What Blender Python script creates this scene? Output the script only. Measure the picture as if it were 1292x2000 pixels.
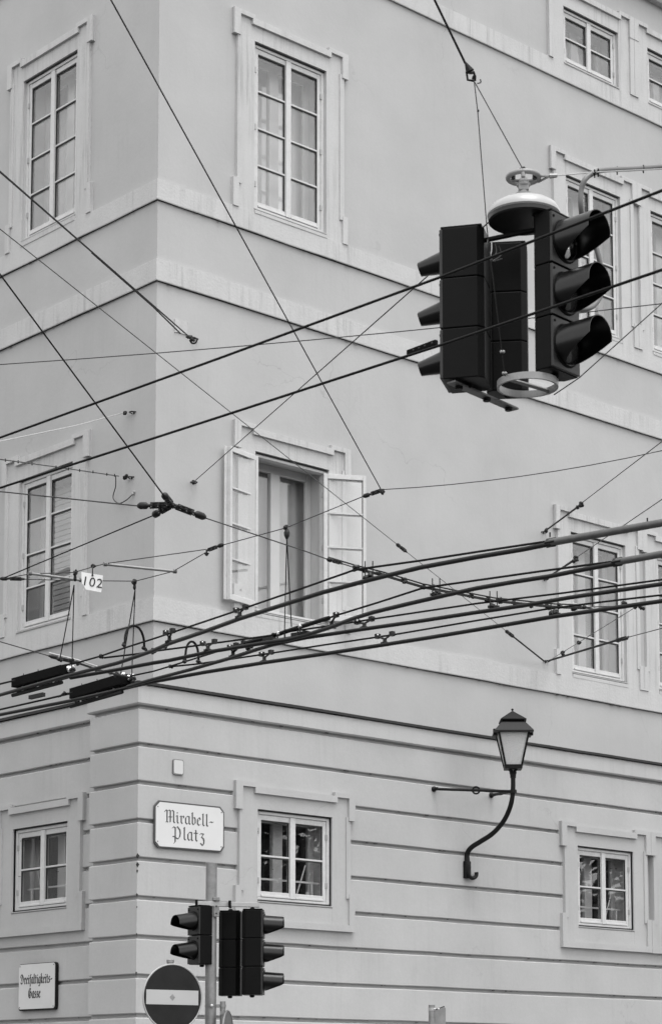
import bpy, bmesh, math, random
from mathutils import Vector, Matrix
random.seed(7)
for o in list(bpy.data.objects): bpy.data.objects.remove(o)
scene = bpy.context.scene
col = scene.collection
R_ = math.radians

# ------------------------------------------------------------------ camera, sky, sun, exposure
YAW, PIT = 0.7379, 0.1121
FPX, CXP, CYP = 4211.5, 646.0, 1653.1           # focal length and principal point, photograph pixels (1292 x 2000)
CAM = Vector((-14.702, -19.159, 1.6))
cam = bpy.data.cameras.new('camera'); cam_o = bpy.data.objects.new('camera', cam); col.objects.link(cam_o)
FW = Vector((math.sin(YAW) * math.cos(PIT), math.cos(YAW) * math.cos(PIT), math.sin(PIT)))
RT = Vector((math.cos(YAW), -math.sin(YAW), 0)); UP = RT.cross(FW)
cam_o.matrix_world = Matrix(((RT.x, UP.x, -FW.x, CAM.x), (RT.y, UP.y, -FW.y, CAM.y), (RT.z, UP.z, -FW.z, CAM.z), (0, 0, 0, 1)))
cam.sensor_fit = 'VERTICAL'; cam.sensor_height = 36; cam.sensor_width = 36
cam.lens = FPX / 2000 * 36; cam.shift_y = (CYP - 1000) / 2000; cam.shift_x = 0
cam.clip_start = 0.1; cam.clip_end = 2000
cam.dof.use_dof = True; cam.dof.focus_distance = 23.5; cam.dof.aperture_fstop = 9
scene.camera = cam_o

SUN_EL, SUN_AZ = R_(72), R_(-104)                # azimuth: sun seen from the corner, angle from +X towards +Y
world = bpy.data.worlds.new('World'); scene.world = world; world.use_nodes = True
nt = world.node_tree; nt.nodes.clear()
sky = nt.nodes.new('ShaderNodeTexSky'); sky.sky_type = 'NISHITA'; sky.sun_disc = False
sky.sun_elevation = SUN_EL; sky.sun_rotation = math.pi / 2 - SUN_AZ
sky.dust_density = 2; sky.air_density = 3.5; sky.ozone_density = 0.5; sky.altitude = 400
bw = nt.nodes.new('ShaderNodeRGBToBW'); bg = nt.nodes.new('ShaderNodeBackground'); wo = nt.nodes.new('ShaderNodeOutputWorld')
nt.links.new(sky.outputs[0], bw.inputs[0]); nt.links.new(bw.outputs[0], bg.inputs[0]); nt.links.new(bg.outputs[0], wo.inputs[0])
bg.inputs[1].default_value = 0.15
sl = bpy.data.lights.new('sun', 'SUN'); sl.energy = 1.0; sl.angle = R_(30); sl.color = (1, 1, 1)
so = bpy.data.objects.new('sun', sl); col.objects.link(so)
sd = Vector((math.cos(SUN_EL) * math.cos(SUN_AZ), math.cos(SUN_EL) * math.sin(SUN_AZ), math.sin(SUN_EL)))
so.rotation_euler = sd.to_track_quat('Z', 'Y').to_euler(); so.location = sd * 60
scene.view_settings.view_transform = 'Standard'; scene.view_settings.look = 'None'
scene.view_settings.gamma = 1; scene.view_settings.use_curve_mapping = False
scene.view_settings.exposure = 1.13

# ------------------------------------------------------------------ measuring helpers (photograph pixel -> place in the world)
def ray(px, py): return FW + RT * ((px - CXP) / FPX) - UP * ((py - CYP) / FPX)
def atD(px, py, D): return CAM + ray(px, py) * D
def atZ(px, py, z): r = ray(px, py); return CAM + r * ((z - CAM.z) / r.z)
def atR(px, py, d=0.0): r = ray(px, py); return CAM + r * ((-d - CAM.y) / r.y)
def atL(px, py, d=0.0): r = ray(px, py); return CAM + r * ((-d - CAM.x) / r.x)
def atX(px, py, x): r = ray(px, py); return CAM + r * ((x - CAM.x) / r.x)
def depth(p): return (Vector(p) - CAM).dot(FW)
def rad(px, p): return px / 2 / FPX * depth(p)
HR = Vector((math.cos(YAW), -math.sin(YAW), 0)); HF = Vector((math.sin(YAW), math.cos(YAW), 0))

# ------------------------------------------------------------------ materials
def mat(name, base, rough=0.8, metal=0.0, var=0.06, scale=3.0, bump=0.0, bscale=60.0, streak=0.0, spec=0.5, fine=0.0, crack=0.0):
    m = bpy.data.materials.new(name); m.use_nodes = True; n = m.node_tree; L = n.links; N = n.nodes
    b = N['Principled BSDF']; b.inputs['Roughness'].default_value = rough; b.inputs['Metallic'].default_value = metal
    b.inputs['Specular IOR Level'].default_value = spec
    geo = N.new('ShaderNodeNewGeometry')
    t = N.new('ShaderNodeTexNoise'); t.inputs['Scale'].default_value = scale; t.inputs['Detail'].default_value = 6; t.inputs['Roughness'].default_value = 0.6
    L.new(geo.outputs['Position'], t.inputs['Vector'])
    r = N.new('ShaderNodeMapRange'); r.inputs[1].default_value = 0.3; r.inputs[2].default_value = 0.7
    r.inputs[3].default_value = base * (1 - var); r.inputs[4].default_value = base * (1 + var)
    L.new(t.outputs['Fac'], r.inputs[0]); cur = r.outputs[0]
    def mul(a, fac):
        k = N.new('ShaderNodeMath'); k.operation = 'MULTIPLY'; L.new(a, k.inputs[0]); L.new(fac, k.inputs[1]); return k.outputs[0]
    if fine:
        t3 = N.new('ShaderNodeTexNoise'); t3.inputs['Scale'].default_value = 45; t3.inputs['Detail'].default_value = 3
        L.new(geo.outputs['Position'], t3.inputs['Vector'])
        r3 = N.new('ShaderNodeMapRange'); r3.inputs[1].default_value = 0.3; r3.inputs[2].default_value = 0.7; r3.inputs[3].default_value = 1 - fine; r3.inputs[4].default_value = 1 + fine
        L.new(t3.outputs['Fac'], r3.inputs[0]); cur = mul(cur, r3.outputs[0])
    if streak:
        mp = N.new('ShaderNodeMapping'); mp.inputs['Scale'].default_value = (16, 16, 0.8); L.new(geo.outputs['Position'], mp.inputs['Vector'])
        t2 = N.new('ShaderNodeTexNoise'); t2.inputs['Scale'].default_value = 1.0; t2.inputs['Detail'].default_value = 5; t2.inputs['Roughness'].default_value = 0.7
        L.new(mp.outputs[0], t2.inputs['Vector'])
        r2 = N.new('ShaderNodeMapRange'); r2.inputs[1].default_value = 0.5; r2.inputs[2].default_value = 0.75; r2.inputs[3].default_value = 1.0; r2.inputs[4].default_value = 1.0 - streak
        L.new(t2.outputs['Fac'], r2.inputs[0])
        tp = N.new('ShaderNodeTexNoise'); tp.inputs['Scale'].default_value = 0.9; L.new(geo.outputs['Position'], tp.inputs['Vector'])
        rp = N.new('ShaderNodeMapRange'); rp.inputs[1].default_value = 0.4; rp.inputs[2].default_value = 0.62; L.new(tp.outputs['Fac'], rp.inputs[0])
        mx = N.new('ShaderNodeMix'); mx.inputs[2].default_value = 1.0
        L.new(rp.outputs[0], mx.inputs[0]); L.new(r2.outputs[0], mx.inputs[3]); cur = mul(cur, mx.outputs[0])
    if crack:
        tn = N.new('ShaderNodeTexNoise'); tn.inputs['Scale'].default_value = 2.2; tn.inputs['Detail'].default_value = 5; L.new(geo.outputs['Position'], tn.inputs['Vector'])
        vm = N.new('ShaderNodeVectorMath'); vm.operation = 'MULTIPLY_ADD'; vm.inputs[1].default_value = (.9, .9, .9); L.new(tn.outputs['Color'], vm.inputs[0]); L.new(geo.outputs['Position'], vm.inputs[2])
        vo = N.new('ShaderNodeTexVoronoi'); vo.feature = 'DISTANCE_TO_EDGE'; vo.inputs['Scale'].default_value = .42; L.new(vm.outputs[0], vo.inputs['Vector'])
        rc_ = N.new('ShaderNodeMapRange'); rc_.inputs[1].default_value = .0; rc_.inputs[2].default_value = .0042; rc_.inputs[3].default_value = 1.0; rc_.inputs[4].default_value = 0.0; L.new(vo.outputs['Distance'], rc_.inputs[0])
        t5 = N.new('ShaderNodeTexNoise'); t5.inputs['Scale'].default_value = .55; L.new(geo.outputs['Position'], t5.inputs['Vector'])
        r5 = N.new('ShaderNodeMapRange'); r5.inputs[1].default_value = .52; r5.inputs[2].default_value = .64; r5.inputs[4].default_value = crack; L.new(t5.outputs['Fac'], r5.inputs[0])
        pm_ = mul(rc_.outputs[0], r5.outputs[0]); sb_ = N.new('ShaderNodeMath'); sb_.operation = 'SUBTRACT'; sb_.inputs[0].default_value = 1.0; L.new(pm_, sb_.inputs[1]); cur = mul(cur, sb_.outputs[0])
    cc = N.new('ShaderNodeCombineColor')
    for i in range(3): L.new(cur, cc.inputs[i])
    L.new(cc.outputs[0], b.inputs['Base Color'])
    if bump:
        t4 = N.new('ShaderNodeTexNoise'); t4.inputs['Scale'].default_value = bscale; t4.inputs['Detail'].default_value = 4
        L.new(geo.outputs['Position'], t4.inputs['Vector'])
        bp = N.new('ShaderNodeBump'); bp.inputs['Strength'].default_value = bump; bp.inputs['Distance'].default_value = 0.01
        L.new(t4.outputs['Fac'], bp.inputs['Height']); L.new(bp.outputs[0], b.inputs['Normal'])
    return m

def glass_mat(name, tint=1.0, bump=0.0, f0=0.045):
    m = bpy.data.materials.new(name); m.use_nodes = True; n = m.node_tree; N = n.nodes; L = n.links; N.clear()
    out = N.new('ShaderNodeOutputMaterial'); tr = N.new('ShaderNodeBsdfTransparent'); gl = N.new('ShaderNodeBsdfGlossy'); mx = N.new('ShaderNodeMixShader')
    tr.inputs[0].default_value = (tint, tint, tint, 1); gl.inputs['Roughness'].default_value = 0.0 if not bump else 0.12
    lw = N.new('ShaderNodeLayerWeight'); lw.inputs[0].default_value = 0.5
    pw = N.new('ShaderNodeMath'); pw.operation = 'POWER'; pw.inputs[1].default_value = 5; L.new(lw.outputs['Facing'], pw.inputs[0])
    ma = N.new('ShaderNodeMath'); ma.operation = 'MULTIPLY_ADD'; ma.inputs[1].default_value = 1 - f0; ma.inputs[2].default_value = f0; L.new(pw.outputs[0], ma.inputs[0])
    L.new(ma.outputs[0], mx.inputs[0]); L.new(tr.outputs[0], mx.inputs[1]); L.new(gl.outputs[0], mx.inputs[2]); L.new(mx.outputs[0], out.inputs[0])
    geo = N.new('ShaderNodeNewGeometry'); t4 = N.new('ShaderNodeTexNoise'); t4.inputs['Scale'].default_value = 70 if bump else 1.6
    L.new(geo.outputs['Position'], t4.inputs['Vector']); bp = N.new('ShaderNodeBump'); bp.inputs['Strength'].default_value = bump or 0.05; bp.inputs['Distance'].default_value = 0.01
    L.new(t4.outputs['Fac'], bp.inputs['Height']); L.new(bp.outputs[0], gl.inputs['Normal'])
    return m

M = dict(
    wall=mat('plaster_wall', 0.385, 0.92, var=0.07, scale=0.8, bump=0.16, bscale=16, fine=0.022, streak=0.05, crack=.2),
    base=mat('plaster_base', 0.385, 0.9, var=0.07, scale=1.0, bump=0.16, bscale=18, fine=0.025, streak=0.09, crack=.15),
    trim=mat('plaster_trim', 0.45, 0.9, var=0.05, scale=2.0, bump=0.3, bscale=40, streak=0.42, fine=0.035),
    stain=mat('stained_trim', 0.44, 0.9, var=0.08, scale=3.0, bump=0.2, bscale=50, streak=0.75, fine=0.04),
    band=mat('band_plaster', 0.41, 0.9, var=0.04, scale=2.0, bump=0.2, streak=0.12),
    frame=mat('painted_wood', 0.50, 0.55, var=0.07, scale=9, bump=0.15, bscale=90, fine=0.05),
    frame2=mat('inner_painted_wood', 0.5, 0.5, var=0.03, scale=6),
    reveal=mat('reveal_plaster', 0.45, 0.9, var=0.05, scale=4),
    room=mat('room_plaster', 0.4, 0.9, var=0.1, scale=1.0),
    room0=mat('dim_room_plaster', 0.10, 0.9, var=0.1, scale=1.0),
    curtain=mat('pane_lightening_curtain', 0.85, 0.9, var=0.06, scale=2.0),
    tone_curtain1=mat('pane_greying_curtain', 0.42, 0.9, var=0.1, scale=2.0),
    darkline=mat('dark_line', 0.02, 0.8),
    blind=mat('blind_slats', 0.42, 0.5, var=0.02),
    blindgap=mat('blind_gap_shade', 0.03, 0.8),
    hinge=mat('hinge_metal', 0.35, 0.5, 0.3),
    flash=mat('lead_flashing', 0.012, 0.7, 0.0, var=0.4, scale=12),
    sill=mat('sill_tin', 0.36, 0.5, 0.2, var=0.1, scale=8),
    black=mat('black_plastic', 0.003, 0.45, var=0.15, scale=6, spec=0.09, bump=0.06, bscale=300),
    visor=mat('visor_plastic', 0.0025, 0.28, var=0.1, scale=6, spec=0.4),
    inner=mat('matt_black', 0.004, 0.9, spec=0.1),
    door=mat('skylit_signal_front', 0.012, 0.5, var=0.15, scale=6, spec=0.4),  # lighter than the housing: sky light on the fronts put into the colour
    iron=mat('black_iron', 0.005, 0.5, 0.0, var=0.2, scale=30, spec=0.2),
    wire=mat('contact_copper', 0.012, 0.45, 0.0, var=0.2, scale=30, spec=0.25),
    wire2=mat('tarnished_wire', 0.006, 0.6, 0.0, var=0.2, scale=30, spec=0.15),
    steel=mat('thin_steel_wire', 0.05, 0.5, 0.5, var=0.1),
    pale=mat('pale_wire', 0.4, 0.5, 0.2),
    clamp=mat('clamp_metal', 0.010, 0.5, 0.0, var=0.5, scale=60, spec=0.3),
    bright=mat('bright_bolt', 0.6, 0.35, 0.6),
    tubem=mat('grey_tube', 0.10, 0.5, 0.4, var=0.15, scale=25),
    galv=mat('galvanised_steel', 0.22, 0.5, 0.5, var=0.16, scale=12, fine=0.06),
    alu=mat('pale_bar', 0.36, 0.5, 0.3, var=0.06, scale=12),
    porc=mat('ring_grey', 0.23, 0.45, 0.2, var=0.12, scale=14),
    hose=mat('grey_hose', 0.13, 0.5, 0.0, var=0.05),
    dome=mat('white_dome', 0.34, 0.3, 0.0, var=0.03),
    enamel=mat('enamel_white', 0.60, 0.25, var=0.03, scale=4),
    enamel2=mat('enamel_white_dull', 0.52, 0.3, var=0.04, scale=4),
    ink=mat('sign_ink', 0.06, 0.4), ink2=mat('sign_ink_black', 0.01, 0.4),
    rim=mat('sign_rim', 0.06, 0.4),
    signred=mat('sign_dark_face', 0.012, 0.4, var=0.3, scale=6, spec=0.2),
    signwhite=mat('sign_white_bar', 0.40, 0.4, var=0.03),
    sticker=mat('sticker', 0.22, 0.6, var=0.3, scale=60),
    plate=mat('plate_white', 0.80, 0.5, var=0.03),
    asphalt=mat('asphalt', 0.05, 0.95, var=0.2, scale=3, bump=0.3),
    paving=mat('paving', 0.22, 0.9, var=0.12, scale=2, bump=0.2),
    bark=mat('bark', 0.06, 0.95, var=0.3, scale=8, bump=0.5, bscale=20),
    leaf=mat('leaf', 0.05, 0.6, var=0.35, scale=3),
)
M['glass'] = glass_mat('window_glass', f0=0.075); M['lampglass'] = glass_mat('lamp_glass', 0.9, 0.9, 0.12)
def frosted():
    m = bpy.data.materials.new('frosted_lamp_glass'); m.use_nodes = True; n = m.node_tree; N = n.nodes; L = n.links; N.clear()
    out = N.new('ShaderNodeOutputMaterial'); mx = N.new('ShaderNodeMixShader'); tl = N.new('ShaderNodeBsdfTranslucent'); gl = N.new('ShaderNodeBsdfPrincipled')
    tl.inputs[0].default_value = (0.97, 0.97, 0.97, 1); gl.inputs['Base Color'].default_value = (0.85, 0.85, 0.85, 1); gl.inputs['Roughness'].default_value = 0.25
    geo = N.new('ShaderNodeNewGeometry'); t = N.new('ShaderNodeTexNoise'); t.inputs['Scale'].default_value = 55; t.inputs['Detail'].default_value = 2
    L.new(geo.outputs['Position'], t.inputs['Vector']); bp = N.new('ShaderNodeBump'); bp.inputs['Strength'].default_value = 0.7; bp.inputs['Distance'].default_value = 0.02
    L.new(t.outputs['Fac'], bp.inputs['Height']); L.new(bp.outputs[0], gl.inputs['Normal']); L.new(bp.outputs[0], tl.inputs['Normal'])
    mx.inputs[0].default_value = 0.35; L.new(tl.outputs[0], mx.inputs[1]); L.new(gl.outputs[0], mx.inputs[2]); L.new(mx.outputs[0], out.inputs[0]); return m
M['frost'] = frosted()
lens_m = mat('signal_lens', 0.03, 0.08, var=0.3, scale=25, spec=0.9, bump=0.3, bscale=14); M['lens'] = lens_m
M['lens_glint'] = mat('glint_lens', 0.85, 0.06, 1.0, var=0.5, scale=18, bump=0.9, bscale=11)  # top lens only: its glint is put into a pale mirror colour

# ------------------------------------------------------------------ mesh helpers
class MB:
    def __init__(s): s.v = []; s.f = []
    def add(s, vs, fs):
        k = len(s.v); s.v += [tuple(p) for p in vs]; s.f += [tuple(i + k for i in f) for f in fs]
    def hexa(s, p):            # 8 points: bottom 4, top 4
        s.add(p, [(0, 3, 2, 1), (4, 5, 6, 7), (0, 1, 5, 4), (1, 2, 6, 5), (2, 3, 7, 6), (3, 0, 4, 7)])
    def box(s, x0, x1, y0, y1, z0, z1, T=None):
        p = [(x0, y0, z0), (x1, y0, z0), (x1, y1, z0), (x0, y1, z0), (x0, y0, z1), (x1, y0, z1), (x1, y1, z1), (x0, y1, z1)]
        s.hexa([T(*q) for q in p] if T else p)
    def prism(s, poly, d0, d1, T):   # polygon in (u,z), extruded from d0 to d1; T(u,d,z)
        n = len(poly)
        s.add([T(u, d0, z) for u, z in poly] + [T(u, d1, z) for u, z in poly],
              [tuple(range(n)), tuple(range(2 * n - 1, n - 1, -1))] + [(i, (i + 1) % n, n + (i + 1) % n, n + i) for i in range(n)])
    def tube(s, pts, r, n=8, cap=True):
        pts = [Vector(p) for p in pts]; m = len(pts); rr = r if isinstance(r, (list, tuple)) else [r] * m
        prev = None; k = len(s.v)
        for i, p in enumerate(pts):
            t = (pts[min(i + 1, m - 1)] - pts[max(i - 1, 0)])
            if t.length < 1e-9: t = Vector((0, 0, 1))
            t.normalize()
            if prev is None:
                a = Vector((0, 0, 1)) if abs(t.z) < 0.9 else Vector((1, 0, 0)); a = (a - t * a.dot(t)).normalized()
            else:
                a = (prev - t * prev.dot(t)); a = a.normalized() if a.length > 1e-6 else t.orthogonal().normalized()
            prev = a; b = t.cross(a)
            for j in range(n):
                c = 2 * math.pi * j / n; q = p + (a * math.cos(c) + b * math.sin(c)) * rr[i]; s.v.append(tuple(q))
        for i in range(m - 1):
            for j in range(n):
                j2 = (j + 1) % n; s.f.append((k + i * n + j, k + i * n + j2, k + (i + 1) * n + j2, k + (i + 1) * n + j))
        if cap:
            s.f.append(tuple(k + j for j in range(n - 1, -1, -1))); s.f.append(tuple(k + (m - 1) * n + j for j in range(n)))
    def torus(s, c, R, r, ax, n=40, q=10):
        ax = Vector(ax).normalized(); a = ax.orthogonal().normalized(); b = ax.cross(a); k = len(s.v)
        for i in range(n):
            d = a * math.cos(2 * math.pi * i / n) + b * math.sin(2 * math.pi * i / n)
            for j in range(q):
                g = 2 * math.pi * j / q; s.v.append(tuple(Vector(c) + d * (R + r * math.cos(g)) + ax * (r * math.sin(g))))
        for i in range(n):
            for j in range(q):
                s.f.append((k + i * q + j, k + ((i + 1) % n) * q + j, k + ((i + 1) % n) * q + (j + 1) % q, k + i * q + (j + 1) % q))
    def lathe(s, c, prof, ax=(0, 0, 1), n=24):   # prof [(r,h)]
        ax = Vector(ax).normalized(); s.tube([Vector(c) + ax * h for r, h in prof], [max(r, 1e-4) for r, h in prof], n)
    def ball(s, c, r, n=10):
        s.lathe(c, [(r * math.sin(math.pi * i / n), -r * math.cos(math.pi * i / n)) for i in range(n + 1)], n=2 * n)
    def build(s, name, m, parent=None, smooth=False, bevel=0.0, origin=None):
        me = bpy.data.meshes.new(name); me.from_pydata(s.v, [], s.f)
        bm = bmesh.new(); bm.from_mesh(me)
        bmesh.ops.recalc_face_normals(bm, faces=bm.faces)
        if bevel:
            es = [e for e in bm.edges if e.is_manifold and e.calc_face_angle(0) > 0.5]
            bmesh.ops.bevel(bm, geom=es, offset=bevel, segments=2, affect='EDGES', profile=0.6, clamp_overlap=True)
        if smooth:
            for f in bm.faces: f.smooth = True
            for e in bm.edges:
                if len(e.link_faces) == 2 and e.calc_face_angle(0) > 0.7: e.smooth = False
        off = None
        if origin is not None:
            off = Vector(origin); bmesh.ops.translate(bm, verts=bm.verts, vec=-off)
        bm.to_mesh(me); bm.free()
        me.materials.append(M[m] if isinstance(m, str) else m)
        o = bpy.data.objects.new(name, me); col.objects.link(o)
        if off is not None: o.location = off
        if parent is not None: o.parent = parent; o.matrix_parent_inverse = parent_inv(parent)
        return o
def parent_inv(p):
    m = Matrix.Identity(4); q = p; chain = []
    while q is not None: chain.append(q); q = q.parent
    for c in reversed(chain): m = m @ c.matrix_parent_inverse @ Matrix.LocRotScale(c.location, c.rotation_euler, c.scale)
    return m.inverted()
def tag(o, label, cat, group=None, kind=None):
    if label: o['label'] = label
    if cat: o['category'] = cat
    if group: o['group'] = group
    if kind: o['kind'] = kind
    return o
def empty(name, loc, label, cat, group=None, rz=0.0):
    o = bpy.data.objects.new(name, None); o.empty_display_size = 0.2; o.location = loc; o.rotation_euler = (0, 0, rz); col.objects.link(o)
    return tag(o, label, cat, group)
TR = lambda u, d, z: (u, -d, z)         # right-hand facade: u along it, d out of it
TL = lambda u, d, z: (-d, u, z)         # left-hand facade

# ------------------------------------------------------------------ ground
g = MB(); g.add([(-400, -400, 0), (400, -400, 0), (400, 400, 0), (-400, 400, 0)], [(0, 1, 2, 3)])
tag(g.build('ground', 'asphalt'), None, None, kind='structure')
g = MB(); g.hexa([(-4.2, -4.6, 0.0), (60, -4.6, 0), (60, 0.3, 0), (-4.2, 0.3, 0), (-4.2, -4.6, .13), (60, -4.6, .13), (60, .3, .13), (-4.2, .3, .13)])
g.hexa([(-4.2, .3, 0.0), (0.3, .3, 0), (0.3, 60, 0), (-4.2, 60, 0), (-4.2, .3, .13), (0.3, .3, .13), (.3, 60, .13), (-4.2, 60, .13)])
tag(g.build('pavement', 'paving'), None, None, kind='structure')

# ------------------------------------------------------------------ the corner building
bld = empty('corner_building', (0, 0, 0), 'pale plastered corner building with rusticated ground floor, belt courses and framed windows', 'building')
ZTOP = 19.0
GR, CQ = 0.14, 0.305        # ground floor stands proud: right face, quoin face on the left
QEND = 0.78                 # far end of the quoins on the left facade
GL = 0.035
# windows: facade, centre, opening width, z0, z1, storey
WIN = [('R', 2.035, 1.175, 12.155, 14.30, 2), ('R', 7.70, 1.165, 12.155, 14.285, 2), ('R', 9.54, 1.165, 12.155, 14.28, 2), ('L', 2.19, 1.16, 12.175, 14.305, 2),
       ('R', 2.075, 1.185, 7.20, 9.17, 1), ('R', 7.70, 1.15, 7.205, 9.185, 1), ('R', 9.54, 1.15, 7.20, 9.17, 1), ('L', 2.16, 1.14, 7.16, 9.10, 1),
       ('R', 7.70, 1.18, 15.90, 16.757, 3), ('R', 9.54, 1.18, 15.90, 16.76, 3), ('R', 2.035, 1.18, 15.90, 16.76, 3), ('L', 2.19, 1.16, 15.90, 16.76, 3),
       ('R', 2.006, 1.17, 3.745, 4.843, 0), ('R', 7.60, 1.15, 3.735, 4.84, 0), ('R', 9.44, 1.15, 3.73, 4.84, 0), ('L', 2.118, 1.14, 3.70, 4.737, 0)]
UMAX = {'R': 16.0, 'L': 10.0}
def wall_with_holes(mb, T, u0, u1, z0, z1, d, holes):
    us = sorted({u0, u1, *[h[0] for h in holes], *[h[1] for h in holes]}); zs = sorted({z0, z1, *[h[2] for h in holes], *[h[3] for h in holes]})
    us = [u for u in us if u0 <= u <= u1]; zs = [z for z in zs if z0 <= z <= z1]
    for i in range(len(us) - 1):
        for j in range(len(zs) - 1):
            cu, cz = (us[i] + us[i + 1]) / 2, (zs[j] + zs[j + 1]) / 2
            if any(h[0] < cu < h[1] and h[2] < cz < h[3] for h in holes): continue
            mb.add([T(us[i], d, zs[j]), T(us[i + 1], d, zs[j]), T(us[i + 1], d, zs[j + 1]), T(us[i], d, zs[j + 1])], [(0, 1, 2, 3)])
for fc, T in (('R', TR), ('L', TL)):
    hs = [(c - w / 2, c + w / 2, a, b) for f, c, w, a, b, s in WIN if f == fc and s > 0]
    mb = MB(); wall_with_holes(mb, T, 0, UMAX[fc], 5.9, ZTOP, 0, hs)
    me = mb.build('wall', 'wall', bld)
    hs = [(c - w / 2, c + w / 2, a, b) for f, c, w, a, b, s in WIN if f == fc and s == 0]
    mb = MB()
    if fc == 'R': wall_with_holes(mb, T, -0.165 - 0.09, UMAX[fc], 0, 6.1, GR - 0.0495, hs)
    else: wall_with_holes(mb, T, -0.09, UMAX[fc], 0, 6.1, GL - 0.05, hs)
    mb.build('base_wall', 'base', bld)
# rest of the volume, closed: roof deck and far walls
mb = MB(); a, b = UMAX['R'], UMAX['L']
mb.add([(0, 0, ZTOP), (a, 0, ZTOP), (a, b, ZTOP), (0, b, ZTOP), (a, 0, 0), (a, b, 0), (0, b, 0)], [(0, 1, 2, 3), (1, 4, 5, 2), (2, 5, 6, 3)])
mb.build('roof_deck', 'base', bld)
# faces that close the groove backing to the quoin on the left (between backing planes)
# ---- belt courses (mitred round the corner)
def waver(a, b, step=.55):
    n = max(1, int(abs(b - a) / step)); return [a + (b - a) * k / n for k in range(n + 1)]
def loft(st, name, m, parent, bevel=0.0):
    n = len(st[0]); mb = MB(); K = len(st)
    fs = [tuple(range(n)), tuple((K - 1) * n + i for i in range(n - 1, -1, -1))]
    for k in range(K - 1):
        for i in range(n): fs.append((k * n + i, k * n + (i + 1) % n, (k + 1) * n + (i + 1) % n, (k + 1) * n + i))
    mb.add([p for s_ in st for p in s_], fs); return mb.build(name, m, parent, bevel=bevel)
JIT = random.Random(11)
def sweep(prof, uR, uL, name, m, parent=bld, qx=0.0, bevel=0.0, jit=.0035):
    """profile [(d,z)] swept from right facade u=uR round the corner to left facade u=uL; qx = extra projection on the left"""
    st = []
    for u in waver(uR, .35)[:-1] + [.35]:
        a, b = JIT.uniform(-jit, jit), JIT.uniform(-jit, jit) * .6; st.append([(u, -(d + (b if d > 0.02 else 0)), z + a) for d, z in prof])
    st.append([(-(d + qx), -d, z) for d, z in prof])
    for u in [.35] + waver(.35, uL)[1:] if uL > .5 else [uL]:
        a, b = JIT.uniform(-jit, jit), JIT.uniform(-jit, jit) * .6; st.append([(-(d + qx + (b if d > .02 else 0)), u, z + a) for d, z in prof])
    return loft(st, name, m, parent, bevel)
def belt(z0, z1, d=0.05):
    return sweep([(-0.05, z0 + .02), (d - .004, z0), (d, z0 + 0.01), (d, z1), (-0.05, z1 + .006)], UMAX['R'], UMAX['L'], 'belt_course', 'trim')
belt(11.868, 12.115, .032); belt(10.893, 11.155, 0.034); belt(6.888, 7.158, 0.034); belt(15.64, 15.897, 0.03)
sweep([(-.05, 17.50), (0.10, 17.50), (0.14, 17.56), (0.14, 17.66), (0.22, 17.74), (0.22, 17.84), (-.05, 17.9)], UMAX['R'], UMAX['L'], 'cornice', 'trim')
for (z0, z1, d) in ((11.860, 11.868, .046), (10.884, 10.893, .048), (6.879, 6.888, .048)):   # thin dark strip painting the shade line under each belt
    sweep([(-.02, z0 + .01), (d - .03, z0 + .006), (d - .03, z1 - .002), (-.02, z1 - .002)], UMAX['R'], UMAX['L'], 'shade_strip', 'flash')

# ---- ground floor courses
JT = [5.875, 5.447, 5.02, 4.594, 4.163, 3.731, 3.297, 2.863, 2.429, 1.995, 1.561, 1.127, 0.693]
def course_profile(dface, ztop, zbot):
    gb = dface - 0.052
    return [(gb - 0.02, zbot), (dface - .006, zbot), (dface, zbot + .008), (dface, ztop - 0.056), (dface - .003, ztop - 0.052), (gb + 0.002, ztop - 0.034), (gb - .02, ztop - 0.034)]
def straight(prof, T, u0, u1, name, m, parent=bld, jit=.003):
    st = []
    for u in waver(u0, u1):
        a, b = JIT.uniform(-jit, jit), JIT.uniform(-jit, jit) * .5; st.append([T(u, d + b, z + a) for d, z in prof])
    return loft(st, name, m, parent)
SUR0 = {'R': [(2.006 - .93, 2.006 + .92), (7.60 - .915, 9.44 + .915)], 'L': [(2.118 - .915, 2.118 + .89)]}   # ground floor surrounds
for i in range(len(JT) - 1):
    zt, zb = JT[i], JT[i + 1]
    blocked = zt < 5.03 and zb > 3.7
    segR = [(None, UMAX['R'])] if not blocked else [(None, SUR0['R'][0][0] + .12), (SUR0['R'][0][1] - .12, SUR0['R'][1][0] + .12), (SUR0['R'][1][1] - .12, UMAX['R'])]
    for a, b in segR:
        pr = course_profile(GR, zt, zb)
        if a is None: sweep(pr, b, QEND + random.uniform(-.012, .012) - 0.004 * i, 'stone_course', 'base', qx=0.165)
        else: straight(pr, TR, a, b, 'stone_course', 'base')
    segL = [(QEND - .06, UMAX['L'])] if not blocked else [(QEND - .06, SUR0['L'][0][0] + .12), (SUR0['L'][0][1] - .12, UMAX['L'])]
    for a, b in segL: straight(course_profile(GL, zt, zb), TL, a, b, 'stone_course', 'base')
mb = MB(); mb.box(-0.255, -0.02, -0.089, QEND - .03, 0.1, 6.09); mb.build('quoin_core', 'base', bld)
# plinth at the foot
sweep([(0.0, 0.1), (GR + .05, 0.1), (GR + .05, 0.62), (GR, 0.66), (0.0, 0.66)], UMAX['R'], QEND, 'plinth', 'base', qx=0.165)
straight([(-.1, 0.1), (GL + .05, 0.1), (GL + .05, 0.62), (GL, 0.66), (-.1, 0.66)], TL, QEND, UMAX['L'], 'plinth', 'base')
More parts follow.
